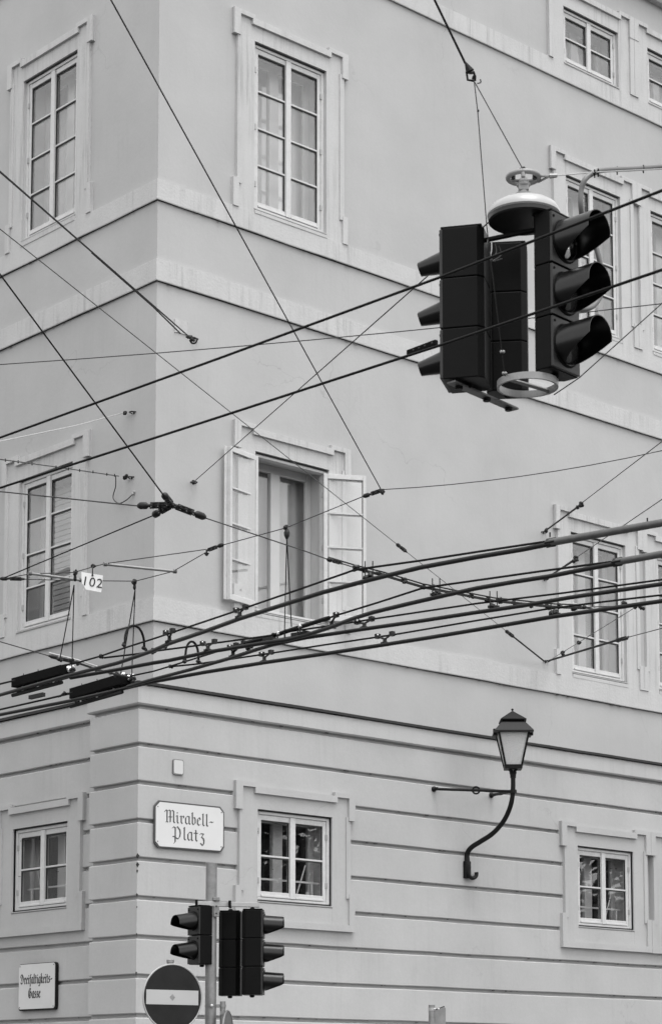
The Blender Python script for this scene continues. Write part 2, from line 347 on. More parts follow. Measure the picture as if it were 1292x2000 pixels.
# ---- crowning band with dark flashing
def band_prof(g_): return [(-.1, 5.875), (g_ + .012, 5.875), (g_ + .03, 5.89), (g_ + .03, 6.085), (g_ + .012, 6.10), (-.1, 6.10)]
sweep(band_prof(GR), UMAX['R'], QEND + .02, 'crown_band', 'band', qx=0.165)
straight(band_prof(GL), TL, QEND + .021, UMAX['L'], 'crown_band', 'band')
def flash_prof(g_): return [(-.02, 6.104), (g_ + .045, 6.104), (g_ + .05, 6.097), (g_ + .056, 6.097), (g_ + .055, 6.13), (-.02, 6.165)]
sweep(flash_prof(GR), UMAX['R'], QEND + .03, 'flashing', 'flash', qx=0.165)
straight(flash_prof(GL), TL, QEND + .031, UMAX['L'], 'flashing', 'flash')

# ---- windows
def make_window(fc, c, w, z0, z1, st, no):
    T = TR if fc == 'R' else TL
    base = 0.0 if st else (GR if fc == 'R' else GL)
    D = lambda u, d, z: T(u, d + base, z)
    trim = 'trim' if st else 'base'
    h = w / 2; mx = lambda u: c + u
    # the fixed frame is the window part itself
    fr = MB(); F0, F1 = -0.11, -0.025; ft = 0.048
    zs_ = z0 + 0.045
    fr.box(c - h, c - h + ft, F0, F1, zs_, z1, D); fr.box(c + h - ft, c + h, F0, F1, zs_, z1, D)
    fr.box(c - h + ft, c + h - ft, F0, F1 + .004, z1 - 0.05, z1, D); fr.box(c - h + ft, c + h - ft, F0, F1 - .004, zs_, zs_ + 0.03, D)
    win = fr.build('window', 'frame', bld, bevel=0.006)
    def sub(mb, name, m, **k): return mb.build(name, m, win, **k)
    # reveal and room behind
    rv = MB(); RD = -0.42
    gw = -0.05 if st == 0 else 0.0
    for (a, b) in (((c - h, z0), (c + h, z0)), ((c + h, z0), (c + h, z1)), ((c + h, z1), (c - h, z1)), ((c - h, z1), (c - h, z0))):
        rv.add([D(a[0], 0.0, a[1]), D(b[0], 0.0, b[1]), D(b[0], RD, b[1]), D(a[0], RD, a[1])], [(0, 1, 2, 3)])
    sub(rv, 'reveal', 'reveal')
    rm = MB(); e = 0.35; r1 = RD - 2.6
    q = [(c - h - e, z0 - .5), (c + h + e, z0 - .5), (c + h + e, z1 + .35), (c - h - e, z1 + .35)]
    p0 = [(c - h, z0), (c + h, z0), (c + h, z1), (c - h, z1)]
    rm.add([D(u, RD, z) for u, z in q] + [D(u, r1, z) for u, z in q] + [D(u, RD, z) for u, z in p0],
           [(0, 1, 5, 4), (1, 2, 6, 5), (2, 3, 7, 6), (3, 0, 4, 7), (4, 5, 6, 7), (0, 1, 9, 8), (1, 2, 10, 9), (2, 3, 11, 10), (3, 0, 8, 11)])
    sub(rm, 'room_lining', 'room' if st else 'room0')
    if st:
        cu_ = MB(); n_ = 48; row = []
        for k in range(n_ + 1):
            u = c - h - .2 + (w + .4) * k / n_; dd = -.50 + .006 * math.sin(k * 1.3) + .006 * math.sin(k * .47 + no); row.append((u, dd))
        ring_ = row + [(u, dd - .006) for u, dd in reversed(row)]; m_ = len(ring_)
        cu_.add([D(u, dd, z0 - .2) for u, dd in ring_] + [D(u, dd, z1 + .2) for u, dd in ring_], [(i, (i + 1) % m_, m_ + (i + 1) % m_, m_ + i) for i in range(m_)])
        sub(cu_, 'curtain', 'curtain' if st != 1 else 'tone_curtain1', smooth=True)  # added curtain sheet, its colour chosen to set how pale the panes look
    # inner casements
    inn = MB(); i0, i1 = -0.36, -0.31; it = 0.085
    inn.box(c - h, c - h + it, i0, i1, z0, z1, D); inn.box(c + h - it, c + h, i0, i1, z0, z1, D)
    inn.box(c - h + it, c + h - it, i0, i1, z1 - .10, z1, D); inn.box(c - h + it, c + h - it, i0, i1, z0, z0 + .11, D)
    inn.box(c - .075, c + .075, i0 - .002, i1 + .012, z0 + .11, z1 - .10, D)
    sub(inn, 'inner_frame', 'frame2', bevel=0.008)
    for s in (-1, 1):
        mb = MB(); a, b = sorted((c + s * .075, c + s * (h - it))); mb.box(a, b, -0.337, -0.333, z0 + .11, z1 - .10, D); sub(mb, 'inner_pane', 'glass')
    # outer casements
    rows = {2: 4, 1: 4, 3: 2, 0: 2}[st]
    zb_, zt_ = zs_ + 0.032, z1 - 0.052
    is_open = (fc == 'R' and st == 1 and no == 4)
    for s in (-1, 1):
        W = h - ft - 0.004 - 0.008
        hx = c + s * (h - ft - 0.004); ang = 0.0
        if is_open: ang = R_(168) if s < 0 else R_(150)
        # local casement coords: a from hinge (0) to meeting edge (W), e outwards
        def K(a, e, z, s=s, hx=hx, ang=ang, W=W):
            if ang:
                ca, sa = math.cos(ang), math.sin(ang)
                uu = hx - s * (a * ca - (e - 0.04) * sa * 1.0); dd = -0.03 + a * sa + (e - 0.04) * ca
                return D(uu, dd, z)
            return D(hx - s * a, -0.085 + e, z)
        stile = 0.050; topr, botr = 0.062, 0.07
        cas = MB(); e0, e1 = 0.0, 0.05
        cas.box(0, stile, e0, e1, zb_, zt_, K); cas.box(W - stile + .012, W, e0, e1, zb_, zt_, K)
        cas.box(stile, W - stile + .012, e0, e1 - .003, zt_ - topr, zt_, K); cas.box(stile, W - stile + .012, e0, e1 - .003, zb_, zb_ + botr, K)
        cas.box(stile, W - stile + .012, e1 - .003, e1 + .012, zb_ + .004, zb_ + .03, K)
        if s < 0 : cas.box(W - .035, W + .045, e1 + .001, e1 + .016, zb_ + .002, zt_ - .002, K)
        co = sub(cas, 'casement', 'frame', bevel=0.005)
        ga, gb = stile, W - stile + .012; gz0, gz1 = zb_ + botr, zt_ - topr
        ph = (gz1 - gz0) / rows
        pt = MB()
        for r in range(1, rows):
            zz = gz0 + r * ph; bm_ = MB(); bm_.box(ga, gb, .012, .042, zz - .010, zz + .010, K); sub(bm_, 'glazing_bar', 'frame')
        for r in range(rows):
            za = gz0 + r * ph + (.010 if r else 0); zc = gz0 + (r + 1) * ph - (.010 if r < rows - 1 else 0)
            pn = MB(); pn.box(ga, gb, .022, .025, za, zc, K); sub(pn, 'pane', 'glass')
            pt.box(ga + .001, gb - .001, .026, .0425, zc - .017, zc - .001, K)
            if s < 0: pt.box(gb - .014, gb - .001, .026, .0425, za, zc - .0175, K)
            else:
                pt.box(gb - .009, gb - .001, .026, .0425, za, zc - .0175, K)
                pt.box(ga + .001, ga + .010, .026, .0425, za, zc - .0175, K)
        sub(pt, 'pane_edge_line', 'darkline')  # dark strips under each bar and along the pane edges
        for f_ in ((.14, .5, .86) if rows > 2 else (.2, .8)):
            hb = MB(); zz = zb_ + f_ * (zt_ - zb_); hb.box(-.014, .012, .046, .066, zz - .035, zz + .035, K); sub(hb, 'hinge', 'hinge', bevel=.004)
    # sill, and dark strips painting the shade gaps at frame foot and head
    sm = MB(); sm.box(c - h - .004, c + h + .004, -0.10, 0.028 if st else .026, z0 + .012, z0 + .024, D); sm.box(c - h, c + h, -.10, .012, z0 - .001, z0 + .012, D)
    sub(sm, 'sill', 'sill')
    sh = MB(); sh.box(c - h + .003, c + h - .003, -.12, -.02, z0 + .032, z0 + .044, D); sub(sh, 'shade_gap_strip', 'darkline')
    sh = MB(); sh.box(c - h + .01, c + h - .01, -.02, -.004, z1 - .016, z1 - .006, D); sub(sh, 'shade_gap_strip', 'darkline')
    # eared surround
    t0, t1 = (0.022, 0.048)
    he = 0.935 if not (c > 7) else 0.918
    if fc == 'L': he = .915
    hs = he - 0.062
    zt = z1 + {2: .315, 1: .315, 3: .33, 0: .305}[st]; ze = zt - .33
    zl = z0 + {2: .32, 1: .30, 3: .20, 0: .185}[st]
    zbot = {2: 12.117, 1: 7.16, 3: 15.899, 0: z0 - .268}[st]
    ein = he - .33
    out = [(-he, zbot), (-he, zl), (-hs, zl), (-hs, ze), (-he, ze), (-he, zt), (-ein, zt), (-ein, zt - .045)]
    out = out + [(-u, z) for u, z in reversed(out)]
    if st == 3:
        out = [(-he, zbot), (-he, zt), (-ein, zt), (-ein, zt - .045)]; out = out + [(-u, z) for u, z in reversed(out)]
    sb = MB()
    if st == 0:
        ring = [(mx(u), z) for u, z in out] + [(mx(he), zbot), (mx(h), z0), (mx(h), z1), (mx(-h), z1), (mx(-h), z0)]
        ring = [(mx(u), z) for u, z in out] + [(mx(h), zbot), (mx(h), z1), (mx(-h), z1), (mx(-h), zbot)]
        sb.prism(ring, -.07, t0, D); sb.box(c - h, c + h, -.07, t0 - .001, zbot, z0 - .001, D)
    else:
        ring = [(mx(u), z) for u, z in out] + [(mx(h), zbot), (mx(h), z1), (mx(-h), z1), (mx(-h), zbot)]
        sb.prism(ring, -.002, t0, D)
        ap_ = MB(); ap_.box(c - h, c + h, .0, t0 + .016, zbot - .003, z0 - .001, D); sub(ap_, 'apron', 'stain')
    sub(sb, 'surround', trim)
    f1 = [(-he, ze), (-he, zt), (-ein, zt), (-ein, zt - .045)]
    f2 = [(-he + .1, ze), (-he + .1, zt - .058), (-ein - .04, zt - .058), (-ein - .04, zt - .125)]
    poly = f1 + [(-u, z) for u, z in reversed(f1)] + f2_m(f2)
    fb = MB(); fb.prism([(mx(u), z) for u, z in poly], t0 - .004, t1 + .008, D)
    sub(fb, 'ear_moulding', trim)
    for s in (-1, 1):
        sd_ = MB(); a, b = sorted((c + s * (hs - .002), c + s * (hs - .07)))
        if st != 3: sd_.box(a, b, t0 - .004, t1 - .008, zl - .055, ze + .045, D)
        a, b = sorted((c + s * (he - .001), c + s * (he - .09)))
        sd_.box(a, b, t0 - .004, t1, zbot + (.076 if st == 0 else .001), zl - .001 if st != 3 else ze + .001, D)
        sub(sd_, 'side_moulding', trim)
    if st == 0:
        bb = MB(); bb.box(c - he + .001, c + he - .001, t0 - .004, t1 + .004, zbot - .002, zbot + .075, D); sub(bb, 'bottom_moulding', trim)
        # white guard rail behind the outer panes
        gr = MB(); zr = z0 + .30
        gr.box(c - h + .02, c + h - .02, -.20, -.185, zr, zr + .022, D); gr.box(c - h + .02, c + h - .02, -.20, -.185, z0 + .12, z0 + .138, D)
        for u in (-.42, .44): gr.box(c + u - .012, c + u + .012, -.205, -.18, z0 + .06, zr + .02, D)
        gr.tube([D(c + .17, -.19, z0 + .06), D(c + .36, -.21, z0 + .52)], .009, 6)
        sub(gr, 'guard_rail', 'frame')
    return win
def f2_m(f2): return [(-u, z) for u, z in f2] + list(reversed(f2))
wins = []
for i, (fc, c, w, a, b, s) in enumerate(WIN): wins.append(make_window(fc, c, w, a, b, s, i))
# first-floor window on the left facade: drawn louvre blind
bl = MB(); z = 7.30; c = 2.16
while z < 8.92:
    bl.hexa([TL(c - .50, -.275, z), TL(c + .36, -.275, z), TL(c + .36, -.295, z), TL(c - .50, -.295, z), TL(c - .50, -.262, z + .050), TL(c + .36, -.262, z + .050), TL(c + .36, -.28, z + .053), TL(c - .50, -.28, z + .053)]); z += .066
bo = bl.build('blind_slats', 'blind', wins[7]); bo['kind'] = 'stuff'
mb = MB(); mb.box(c - .50, c + .36, -.303, -.299, 7.28, 8.95, TL); mb.build('blind_gap_sheet', 'blindgap', wins[7])  # dark sheet painting the shade in the gaps between slats

# specks of dirt caught in the joints and under the belts
dr_ = MB(); rd = random.Random(5)
for z_, d_, T_, umin, umax, n_ in [(zj - .006, GR - .012, TR, -.2, 9.5, 16) for zj in JT[:9]] + [(zj - .006, GL - .012, TL, .8, 3.2, 4) for zj in JT[:9]] + [(zb_ - .006, .026, T2_, .05, um, nn_) for zb_ in (11.868, 10.893, 6.888) for T2_, um, nn_ in ((TR, 9.5, 22), (TL, 3.3, 8))]:
    for k in range(n_):
        u = rd.uniform(umin, umax); a_ = rd.uniform(.008, .05); h_ = rd.uniform(.003, .009)
        dr_.box(u, u + a_, d_ - .006, d_ + .006, z_ - h_, z_, T_)
do_ = dr_.build('joint_dirt', 'flash', bld); do_['kind'] = 'stuff'
# spots of dirt / chipped corner edge on the quoins
ch = MB()
for (z, s) in ((4.165, .035), (4.07, .03), (4.0, .022), (3.735, .022), (3.60, .012), (3.30, .016), (2.87, .02)):
    cx, cy = -CQ - .001, -GR - .001
    p = [(cx + random.uniform(-.001, .001), cy, z + s), (cx + s * random.uniform(.6, 1), cy - .002, z + s * .2), (cx, cy - .002, z - s * random.uniform(.8, 1.3)), (cx - .002, cy + s * random.uniform(.5, 1), z + s * .1)]
    ch.add(p, [(0, 1, 2), (0, 2, 3), (1, 2, 3), (0, 1, 3)])
ch.build('chipped_edge', 'flash' , bld)

# ------------------------------------------------------------------ house across the lane (it shows in the panes of the left facade)
hs2 = empty('lane_house', (-13.0, 14, 0), 'grey plastered house across the lane, seen only as a reflection in the left windows', 'house')
HX = -13.0; hw_ = []
for zi_ in range(3):
    for k in range(6): hw_.append((5.5 + 3.1 * k, 6.7 + 3.1 * k, 1.6 + 4.1 * zi_, 3.6 + 4.1 * zi_))
mb = MB(); TO = lambda u, d, z: (HX + d, u, z)
wall_with_holes(mb, TO, 4, 25, 0, 12.2, 0, hw_)
mb.add([(HX, 4, 0), (HX - 9, 4, 0), (HX - 9, 4, 12.2), (HX, 4, 12.2)], [(0, 1, 2, 3)]); mb.add([(HX, 25, 0), (HX - 9, 25, 0), (HX - 9, 25, 12.2), (HX, 25, 12.2)], [(0, 1, 2, 3)]); mb.add([(HX - 9, 4, 0), (HX - 9, 25, 0), (HX - 9, 25, 12.2), (HX - 9, 4, 12.2)], [(0, 1, 2, 3)])
mb.build('wall', 'band', hs2)
mb = MB(); mb.prism([(HX - 9.3, 12.2), (HX + .35, 12.2), (HX + .35, 12.45), (HX - 4.5, 15.5), (HX - 9.3, 12.45)], 3.8, 25.2, lambda u, d, z: (u, d, z)); mb.build('roof', 'flash', hs2)
for (a, b, c0, c1_) in hw_:
    mb = MB(); mb.box(a, b, -.16, -.13, c0, c1_, TO); wp = mb.build('window', 'inner', hs2)
    mb = MB(); mb.box(a, a + .07, -.13, -.08, c0, c1_, TO); mb.box(b - .07, b, -.13, -.08, c0, c1_, TO); mb.box(a + .07, b - .07, -.13, -.08, c1_ - .07, c1_, TO); mb.box(a + .07, b - .07, -.13, -.08, c0, c0 + .07, TO); mb.box((a + b) / 2 - .04, (a + b) / 2 + .04, -.13, -.075, c0 + .07, c1_ - .07, TO); mb.build('frame', 'frame2', wp)

# ------------------------------------------------------------------ trees across the square (they show in the ground-floor panes)
def tree(label, x, y, h, seed):
    rnd = random.Random(seed); e = empty('tree', (x, y, 0), label, 'tree', 'trees across the square')
    mb = MB(); mb.tube([(x, y, 0), (x + .05, y, 1.5), (x, y + .05, 3.2), (x + .1, y, h * .55)], [.24, .19, .16, .07], 10); tips = []
    for k in range(9):
        a = 2.4 * k; z0 = 2.6 + .35 * k; L = rnd.uniform(1.6, 2.8); p0 = Vector((x, y, z0)); p1 = p0 + Vector((math.cos(a) * L * .5, math.sin(a) * L * .5, L * .45)); p2 = p0 + Vector((math.cos(a) * L, math.sin(a) * L, L * .95))
        mb.tube([p0, p1, p2], [.08, .05, .02], 7); tips += [p1, p2]
    mb.build('trunk', 'bark', e, smooth=True)
    mb = MB(); cl = []
    for k in range(110):
        a = rnd.uniform(0, 6.28); t = rnd.uniform(0, 1); zc = 3.6 + (h - 4.0) * t; rr = 3.2 * math.sin(math.pi * (.12 + .8 * t)) * rnd.uniform(.35, 1.05)
        cl.append((Vector((x + math.cos(a) * rr, y + math.sin(a) * rr, zc)), rnd.uniform(.45, .95)))
    for c0, r0 in cl:
        for k in range(75):
            d = Vector((rnd.gauss(0, 1), rnd.gauss(0, 1), rnd.gauss(0, .8))).normalized() * r0 * rnd.uniform(.3, 1); p = c0 + d; u = Vector((rnd.gauss(0, 1), rnd.gauss(0, 1), rnd.gauss(0, .6))).normalized(); v = u.orthogonal().normalized(); s_ = rnd.uniform(.10, .17)
            mb.add([p - u * s_, p + v * s_ * .6, p + u * s_, p - v * s_ * .6], [(0, 1, 2, 3)])
    mb.build('crown', 'leaf', e)
tree('leafy street tree across the square, reflected in the middle ground-floor window', 13.5, -14.5, 10.5, 1)
tree('leafy street tree across the square, reflected in the right ground-floor windows', 20.5, -12.8, 11.0, 2)
tree('leafy street tree standing behind the other two across the square', 17.5, -18.5, 11.5, 3)

# ------------------------------------------------------------------ lettering: broad-nib strokes
GL_ = {
 'M': (1.15, [[(-.08, 1.25), (.08, 1.5), (.2, 1.38), (.2, .1), (.05, .02)], [(.2, .1), (.3, .0)], [(.22, 1.35), (.45, 1.52), (.58, 1.4), (.58, .05)], [(.4, .68), (.78, .68)], [(.6, 1.35), (.82, 1.52), (.98, 1.38), (.98, .15), (1.1, 0)]]),
 'i': (.34, [[(0, .84), (.1, .95), (.14, .86), (.14, .14), (.27, 0)], [(.1, 1.3), (.16, 1.24)]]),
 'r': (.50, [[(0, .84), (.1, .95), (.14, .86), (.14, .14), (.27, 0)], [(.16, .78), (.36, .97), (.44, .84), (.42, .72)]]),
 'a': (.60, [[(.46, .93), (.46, .14), (.58, 0)], [(.46, .95), (.22, .98), (.04, .74), (.04, .2), (.2, .0), (.46, .2)]]),
 'b': (.56, [[(.04, 1.42), (.12, 1.5), (.12, .2), (.26, 0), (.46, .2), (.46, .72), (.34, .94), (.14, .78)]]),
 'e': (.48, [[(.4, .12), (.24, 0), (.06, .2), (.06, .74), (.26, .97), (.4, .74), (.08, .46)]]),
 'l': (.32, [[(.04, 1.42), (.12, 1.5), (.12, .14), (.26, 0)]]),
 '-': (.55, [[(.02, .52), (.16, .6), (.34, .52), (.48, .6)]]),
 'P': (1.0, [[(-.06, 1.28), (.08, 1.46), (.26, 1.3), (.26, -.32), (.12, -.5)], [(.28, 1.3), (.5, 1.5), (.78, 1.12), (.84, .7), (.76, .3), (.58, .04), (.1, .3), (-.02, .3)]]),
 't': (.46, [[(.12, 1.28), (.18, 1.2), (.18, .14), (.32, 0)], [(-.04, .93), (.38, .93)]]),
 'z': (.56, [[(.0, .84), (.1, .95), (.44, .92), (.18, .52), (.4, .38), (.48, .1), (.44, -.24), (.32, -.46), (.08, -.2)]]),
 'f': (.40, [[(.2, -.42), (.16, 0), (.16, 1.2), (.28, 1.45), (.4, 1.36)], [(-.02, .93), (.36, .93)]]),
 'g': (.58, [[(.46, .93), (.46, -.1), (.3, -.42), (.06, -.34)], [(.46, .95), (.22, .98), (.04, .74), (.04, .2), (.2, .0), (.46, .2)]]),
 'k': (.54, [[(.04, 1.42), (.12, 1.5), (.12, .04)], [(.14, .62), (.34, .96), (.4, .74), (.16, .52), (.36, .1), (.48, 0)]]),
 's': (.48, [[(.4, .86), (.24, .98), (.06, .78), (.12, .6), (.38, .4), (.36, .14), (.2, 0), (.02, .12)]]),
 'D': (.95, [[(-.04, 1.02), (.04, 1.4), (.3, 1.52), (.52, 1.3)], [(.34, 1.1), (.28, .5)], [(.0, .25), (.3, .02), (.66, .22), (.8, .7), (.7, 1.1), (.5, 1.34)]]),
 'G': (.95, [[(.62, 1.3), (.36, 1.5), (.08, 1.14), (.04, .6), (.14, .2), (.44, 0), (.74, .2), (.8, .7), (.66, .98), (.5, .8)], [(.42, 1.2), (.38, .3)]]),
}
def hull(ps):
    ps = sorted(set(ps)); lo = []; hi = []
    cr = lambda o, a, b: (a[0] - o[0]) * (b[1] - o[1]) - (a[1] - o[1]) * (b[0] - o[0])
    for p in ps:
        while len(lo) > 1 and cr(lo[-2], lo[-1], p) <= 0: lo.pop()
        lo.append(p)
    for p in reversed(ps):
        while len(hi) > 1 and cr(hi[-2], hi[-1], p) <= 0: hi.pop()
        hi.append(p)
    return lo[:-1] + hi[:-1]
def letters(mb, text, u0, z0, sx, sy, nib, T, d0, d1, gap=.12):
    """writes text in blackletter from (u0,z0); sx, sy metres per x-height unit; sx<0 writes towards -u"""
    x = 0; k = 0
    nb = [(-nib * .5, -nib * .28), (-nib * .3, -nib * .42), (nib * .5, nib * .28), (nib * .3, nib * .42)]
    for chx in text:
        if chx == ' ': x += .4; continue
        wd, sts = GL_[chx]
        for stt in sts:
            for a, b in zip(stt[:-1], stt[1:]):
                h_ = hull([(p[0] + n[0], p[1] + n[1]) for p in (a, b) for n in nb]); k += 1
                mb.prism([(u0 + sx * (x + px), z0 + sy * py) for px, py in h_], d0, d1 + .00004 * (k % 9), T)
        x += wd + gap
    return x - gap
def text_width(t, gap=.12): return sum(GL_[c][0] + gap for c in t) - gap

# ------------------------------------------------------------------ things on the walls
# Mirabell-Platz sign
sg = empty('street_sign', (0.41, -0.155, 4.28), 'white enamel street sign reading Mirabell-Platz with clipped corners and dark border', 'sign', 'street name signs')
oc = [(-0.095, 4.75), (-0.036, 4.812), (0.852, 4.818), (0.912, 4.757), (0.912, 4.352), (0.866, 4.292), (-0.038, 4.278), (-0.095, 4.335)]
cu, cz = 0.41, 4.547
ins = lambda k: [(cu + (u - cu) * (1 - k / .5), cz + (z - cz) * (1 - k / .27)) for u, z in oc]
mb = MB(); mb.prism(oc, GR + .012, GR + .03, TR); mb.build('border', 'rim', sg, bevel=.003)
mb = MB(); mb.prism(ins(.018), GR + .02, GR + .034, TR); mb.build('plate', 'enamel', sg)
mb = MB(); w1 = text_width('Mirabell-'); s1 = .70 / w1
letters(mb, 'Mirabell-', 0.055, 4.575, s1, .092, .15, TR, GR + .034, GR + .0352)
w2 = text_width('Platz'); letters(mb, 'Platz', 0.165, 4.392, s1 * 1.03, .096, .15, TR, GR + .034, GR + .0352, gap=.18)
mb.build('lettering', 'ink', sg)
for u, z in ((-.05, 4.74), (.866, 4.75), (-.05, 4.35), (.866, 4.355)):
    mb = MB(); mb.lathe(TR(u, GR + .033, z), [(.007, 0), (.007, .004), (.003, .006)], (0, -1, 0), 8); mb.build('screw', 'rim', sg)
# Dreifaltigkeits-Gasse sign
sg = empty('street_sign', (-0.06, 2.1, 2.535), 'white enamel street sign reading Dreifaltigkeits-Gasse on the left facade', 'sign', 'street name signs')
rc = lambda a, b, c_, d_, k: [(a + k, c_), (b - k, c_), (b - k * .3, c_ + k * .3), (b, c_ + k), (b, d_ - k), (b - k * .3, d_ - k * .3), (b - k, d_), (a + k, d_), (a + k * .3, d_ - k * .3), (a, d_ - k), (a, c_ + k), (a + k * .3, c_ + k * .3)]
mb = MB(); mb.prism(rc(1.705, 2.468, 2.525, 3.085, .035), GL + .01, GL + .045, TL); mb.build('border', 'iron', sg)
mb = MB(); mb.prism(rc(1.722, 2.462, 2.545, 3.078, .03), GL + .04, GL + .05, TL); mb.build('plate', 'enamel2', sg)
mb = MB(); t = 'Dreifaltigkeits-'; w1 = text_width(t); s1 = .65 / w1
letters(mb, t, 2.42, 2.845, -s1, .075, .24, TL, GL + .05, GL + .0512)
letters(mb, 'Gasse', 2.255, 2.675, -s1 * 1.05, .078, .24, TL, GL + .05, GL + .0512)
mb.build('lettering', 'ink2', sg)
for u, z in ((1.745, 3.055), (2.44, 3.055), (1.745, 2.567), (2.44, 2.567)):
    mb = MB(); mb.lathe(TL(u, GL + .049, z), [(.007, 0), (.007, .004), (.003, .006)], (-1, 0, 0), 8); mb.build('screw', 'rim', sg)
# small blank plate
sp = empty('wall_plate', (0.247, -.145, 5.13), 'small blank white plate with rounded frame above the Mirabell-Platz sign', 'plate')
mb = MB(); mb.prism(rc(.172, .325, 5.128, 5.306, .02), GR + .001, GR + .018, TR); mb.build('border', 'galv', sp)
mb = MB(); mb.prism(rc(.184, .313, 5.140, 5.294, .018), GR + .01, GR + .022, TR); mb.build('plate', 'enamel2', sp)
# blank patch plate with wire fixing high on the right facade
pp = empty('patch_plate', (0.357, -.01, 10.35), 'thin pale rectangular plate on the right wall behind the upper wire anchor', 'plate')
mb = MB(); mb.prism([(.263, 10.35), (.455, 10.352), (.452, 10.507), (.264, 10.5)], .0005, .010, TR); mb.build('plate', 'trim', pp)
mb = MB(); mb.box(.258, .268, .0, .014, 10.345, 10.505, TR); mb.box(.449, .459, .0, .014, 10.347, 10.51, TR); mb.build('edge_strip', 'trim', pp)

# wall lantern
LX = 4.90
ln = empty('wall_lantern', (LX, -GR, 4.33), 'black wrought iron lantern on a curved wall arm with two stay rods', 'lamp')
arm_px = [(909, 1707), (904, 1698), (902, 1686), (908, 1668), (920, 1655), (937, 1644), (960, 1629), (978, 1610), (990, 1590), (998, 1566), (1001, 1540), (1001, 1512)]
def smooth_path(ps, n=6):
    ps = [Vector(p) for p in ps]; out = []
    for i in range(len(ps) - 1):
        p0, p1, p2, p3 = ps[max(i - 1, 0)], ps[i], ps[i + 1], ps[min(i + 2, len(ps) - 1)]
        for k in range(n):
            t = k / n; out.append(0.5 * ((2 * p1) + (p2 - p0) * t + (2 * p0 - 5 * p1 + 4 * p2 - p3) * t * t + (3 * p1 - p0 - 3 * p2 + p3) * t ** 3))
    return out + [ps[-1]]
ap = []
for (x, y) in arm_px:
    p = atX(x, y, LX); p.y = min(p.y, -GR - .03); ap.append(p)
top = ap[-1].copy(); AX, AY = LX, top.y
pth = smooth_path(ap); mb = MB(); mb.tube(pth, [.040 if i < 12 else .035 - .006 * i / len(pth) for i in range(len(pth))], 10); mb.build('arm', 'iron', ln, smooth=True)
# scrolled foot and wall bracket
ft0 = ap[1]
mb = MB(); mb.box(LX - .05, LX + .05, .0, .05, ft0.z - .12, ft0.z + .10, lambda u, d, z: TR(u, d + GR, z)); mb.build('wall_plate', 'iron', ln, bevel=.01)
mb = MB(); cz = atR(916, 1708, GR + .1)
for k, (x, y) in enumerate(((914, 1707), (920, 1704))): pass
sc = [Vector((LX + .06 + .075 * math.cos(a), -GR - .06, ft0.z - .055 + .06 * math.sin(a))) for a in [R_(v) for v in range(180, 400, 20)]]
mb.tube([Vector((LX, -GR - .06, ft0.z + .02))] + sc, .026, 8); mb.build('scroll', 'iron', ln, smooth=True)
# stays
jn = Vector((AX, AY, atX(1000, 1546, LX).z))
for (x, y, ring) in ((848, 1541, True), (960, 1553, False)):
    w_ = atR(x, y, GR + .02); mb = MB(); mb.tube([w_, jn], .018, 8)
    mb.build('stay_rod', 'iron', ln)
    mb = MB(); mb.lathe(w_ + Vector((0, .02, 0)), [(.036, 0), (.036, .02), (.02, .035), (.02, .07)], (0, -1, 0), 12); mb.build('stay_boss', 'iron', ln)
    if ring:
        q_ = w_.lerp(jn, .53); mb = MB(); mb.torus(q_, .043, .011, RT.cross(UP), 20, 6); mb.build('stay_ring', 'iron', ln, smooth=True)
    else:
        q_ = w_.lerp(jn, .42); mb = MB(); mb.tube([q_ - (jn - w_).normalized() * .05, q_ + (jn - w_).normalized() * .05], .022, 8); mb.build('stay_joint', 'iron', ln)
mb = MB(); mb.lathe((AX, AY, jn.z - .02), [(.045, 0), (.045, .04)], n=12); mb.build('collar', 'iron', ln)
# lantern head: four-sided, one side square to the street corner
lz = top.z
def LP(a, b, z):     # a along HR, b along HF
    return Vector((AX, AY, lz + z)) + HR * a + HF * b
def sq(r, z): return [LP(-r, -r, z), LP(r, -r, z), LP(r, r, z), LP(-r, r, z)]
mpx = depth(top) / FPX
zz = lambda py, rr=0.0: (1513 - py) * mpx * 0.985 - .165 * rr * mpx
rb, rt_ = 16 * mpx, 30 * mpx
mb = MB(); mb.lathe((AX, AY, lz - .05), [(.036, 0), (.04, .05), (.05, .07)], n=12)
for a in range(4):
    c_ = sq(rb * .95, zz(1496, 16))[a]; mb.tube([Vector((AX, AY, lz + zz(1512))), (Vector((AX, AY, lz + zz(1505))) + c_) / 2, c_], [.022, .016, .013], 8)
mb.build('cradle', 'iron', ln)
mb = MB(); mb.hexa(sq(rb * 1.05, zz(1501, 16)) + sq(rb * 1.1, zz(1493, 16))); hd = mb.build('lantern_base', 'iron', ln)
mb = MB()
for i in range(4):
    b_ = sq(rb, zz(1494, 16))[i]; t_ = sq(rt_, zz(1423, 30))[i]; mb.tube([b_, t_], 2.7 * mpx, 4)
for i in range(4):
    t_ = sq(rt_, zz(1424, 30)); mb.tube([t_[i], t_[(i + 1) % 4]], 1.8 * mpx, 4); t_ = sq(rb, zz(1495, 16)); mb.tube([t_[i], t_[(i + 1) % 4]], 1.8 * mpx, 4)
mb.build('lantern_frame', 'iron', ln)
for i in range(4):
    b_ = sq(rb * .98, zz(1494, 16)); t_ = sq(rt_ * .98, zz(1424, 30)); cc = Vector((AX, AY, lz))
    q = [b_[i], b_[(i + 1) % 4], t_[(i + 1) % 4], t_[i]]
    inn_ = [Vector((AX, AY, p.z)) + (p - Vector((AX, AY, p.z))) * .975 for p in q]
    mb = MB(); mb.hexa([q[0], q[1], inn_[1], inn_[0], q[3], q[2], inn_[2], inn_[3]]); mb.build('glass_pane', 'frost', ln)
mb = MB(); R1, R2, R3 = 38 * mpx, 24 * mpx, 25 * mpx
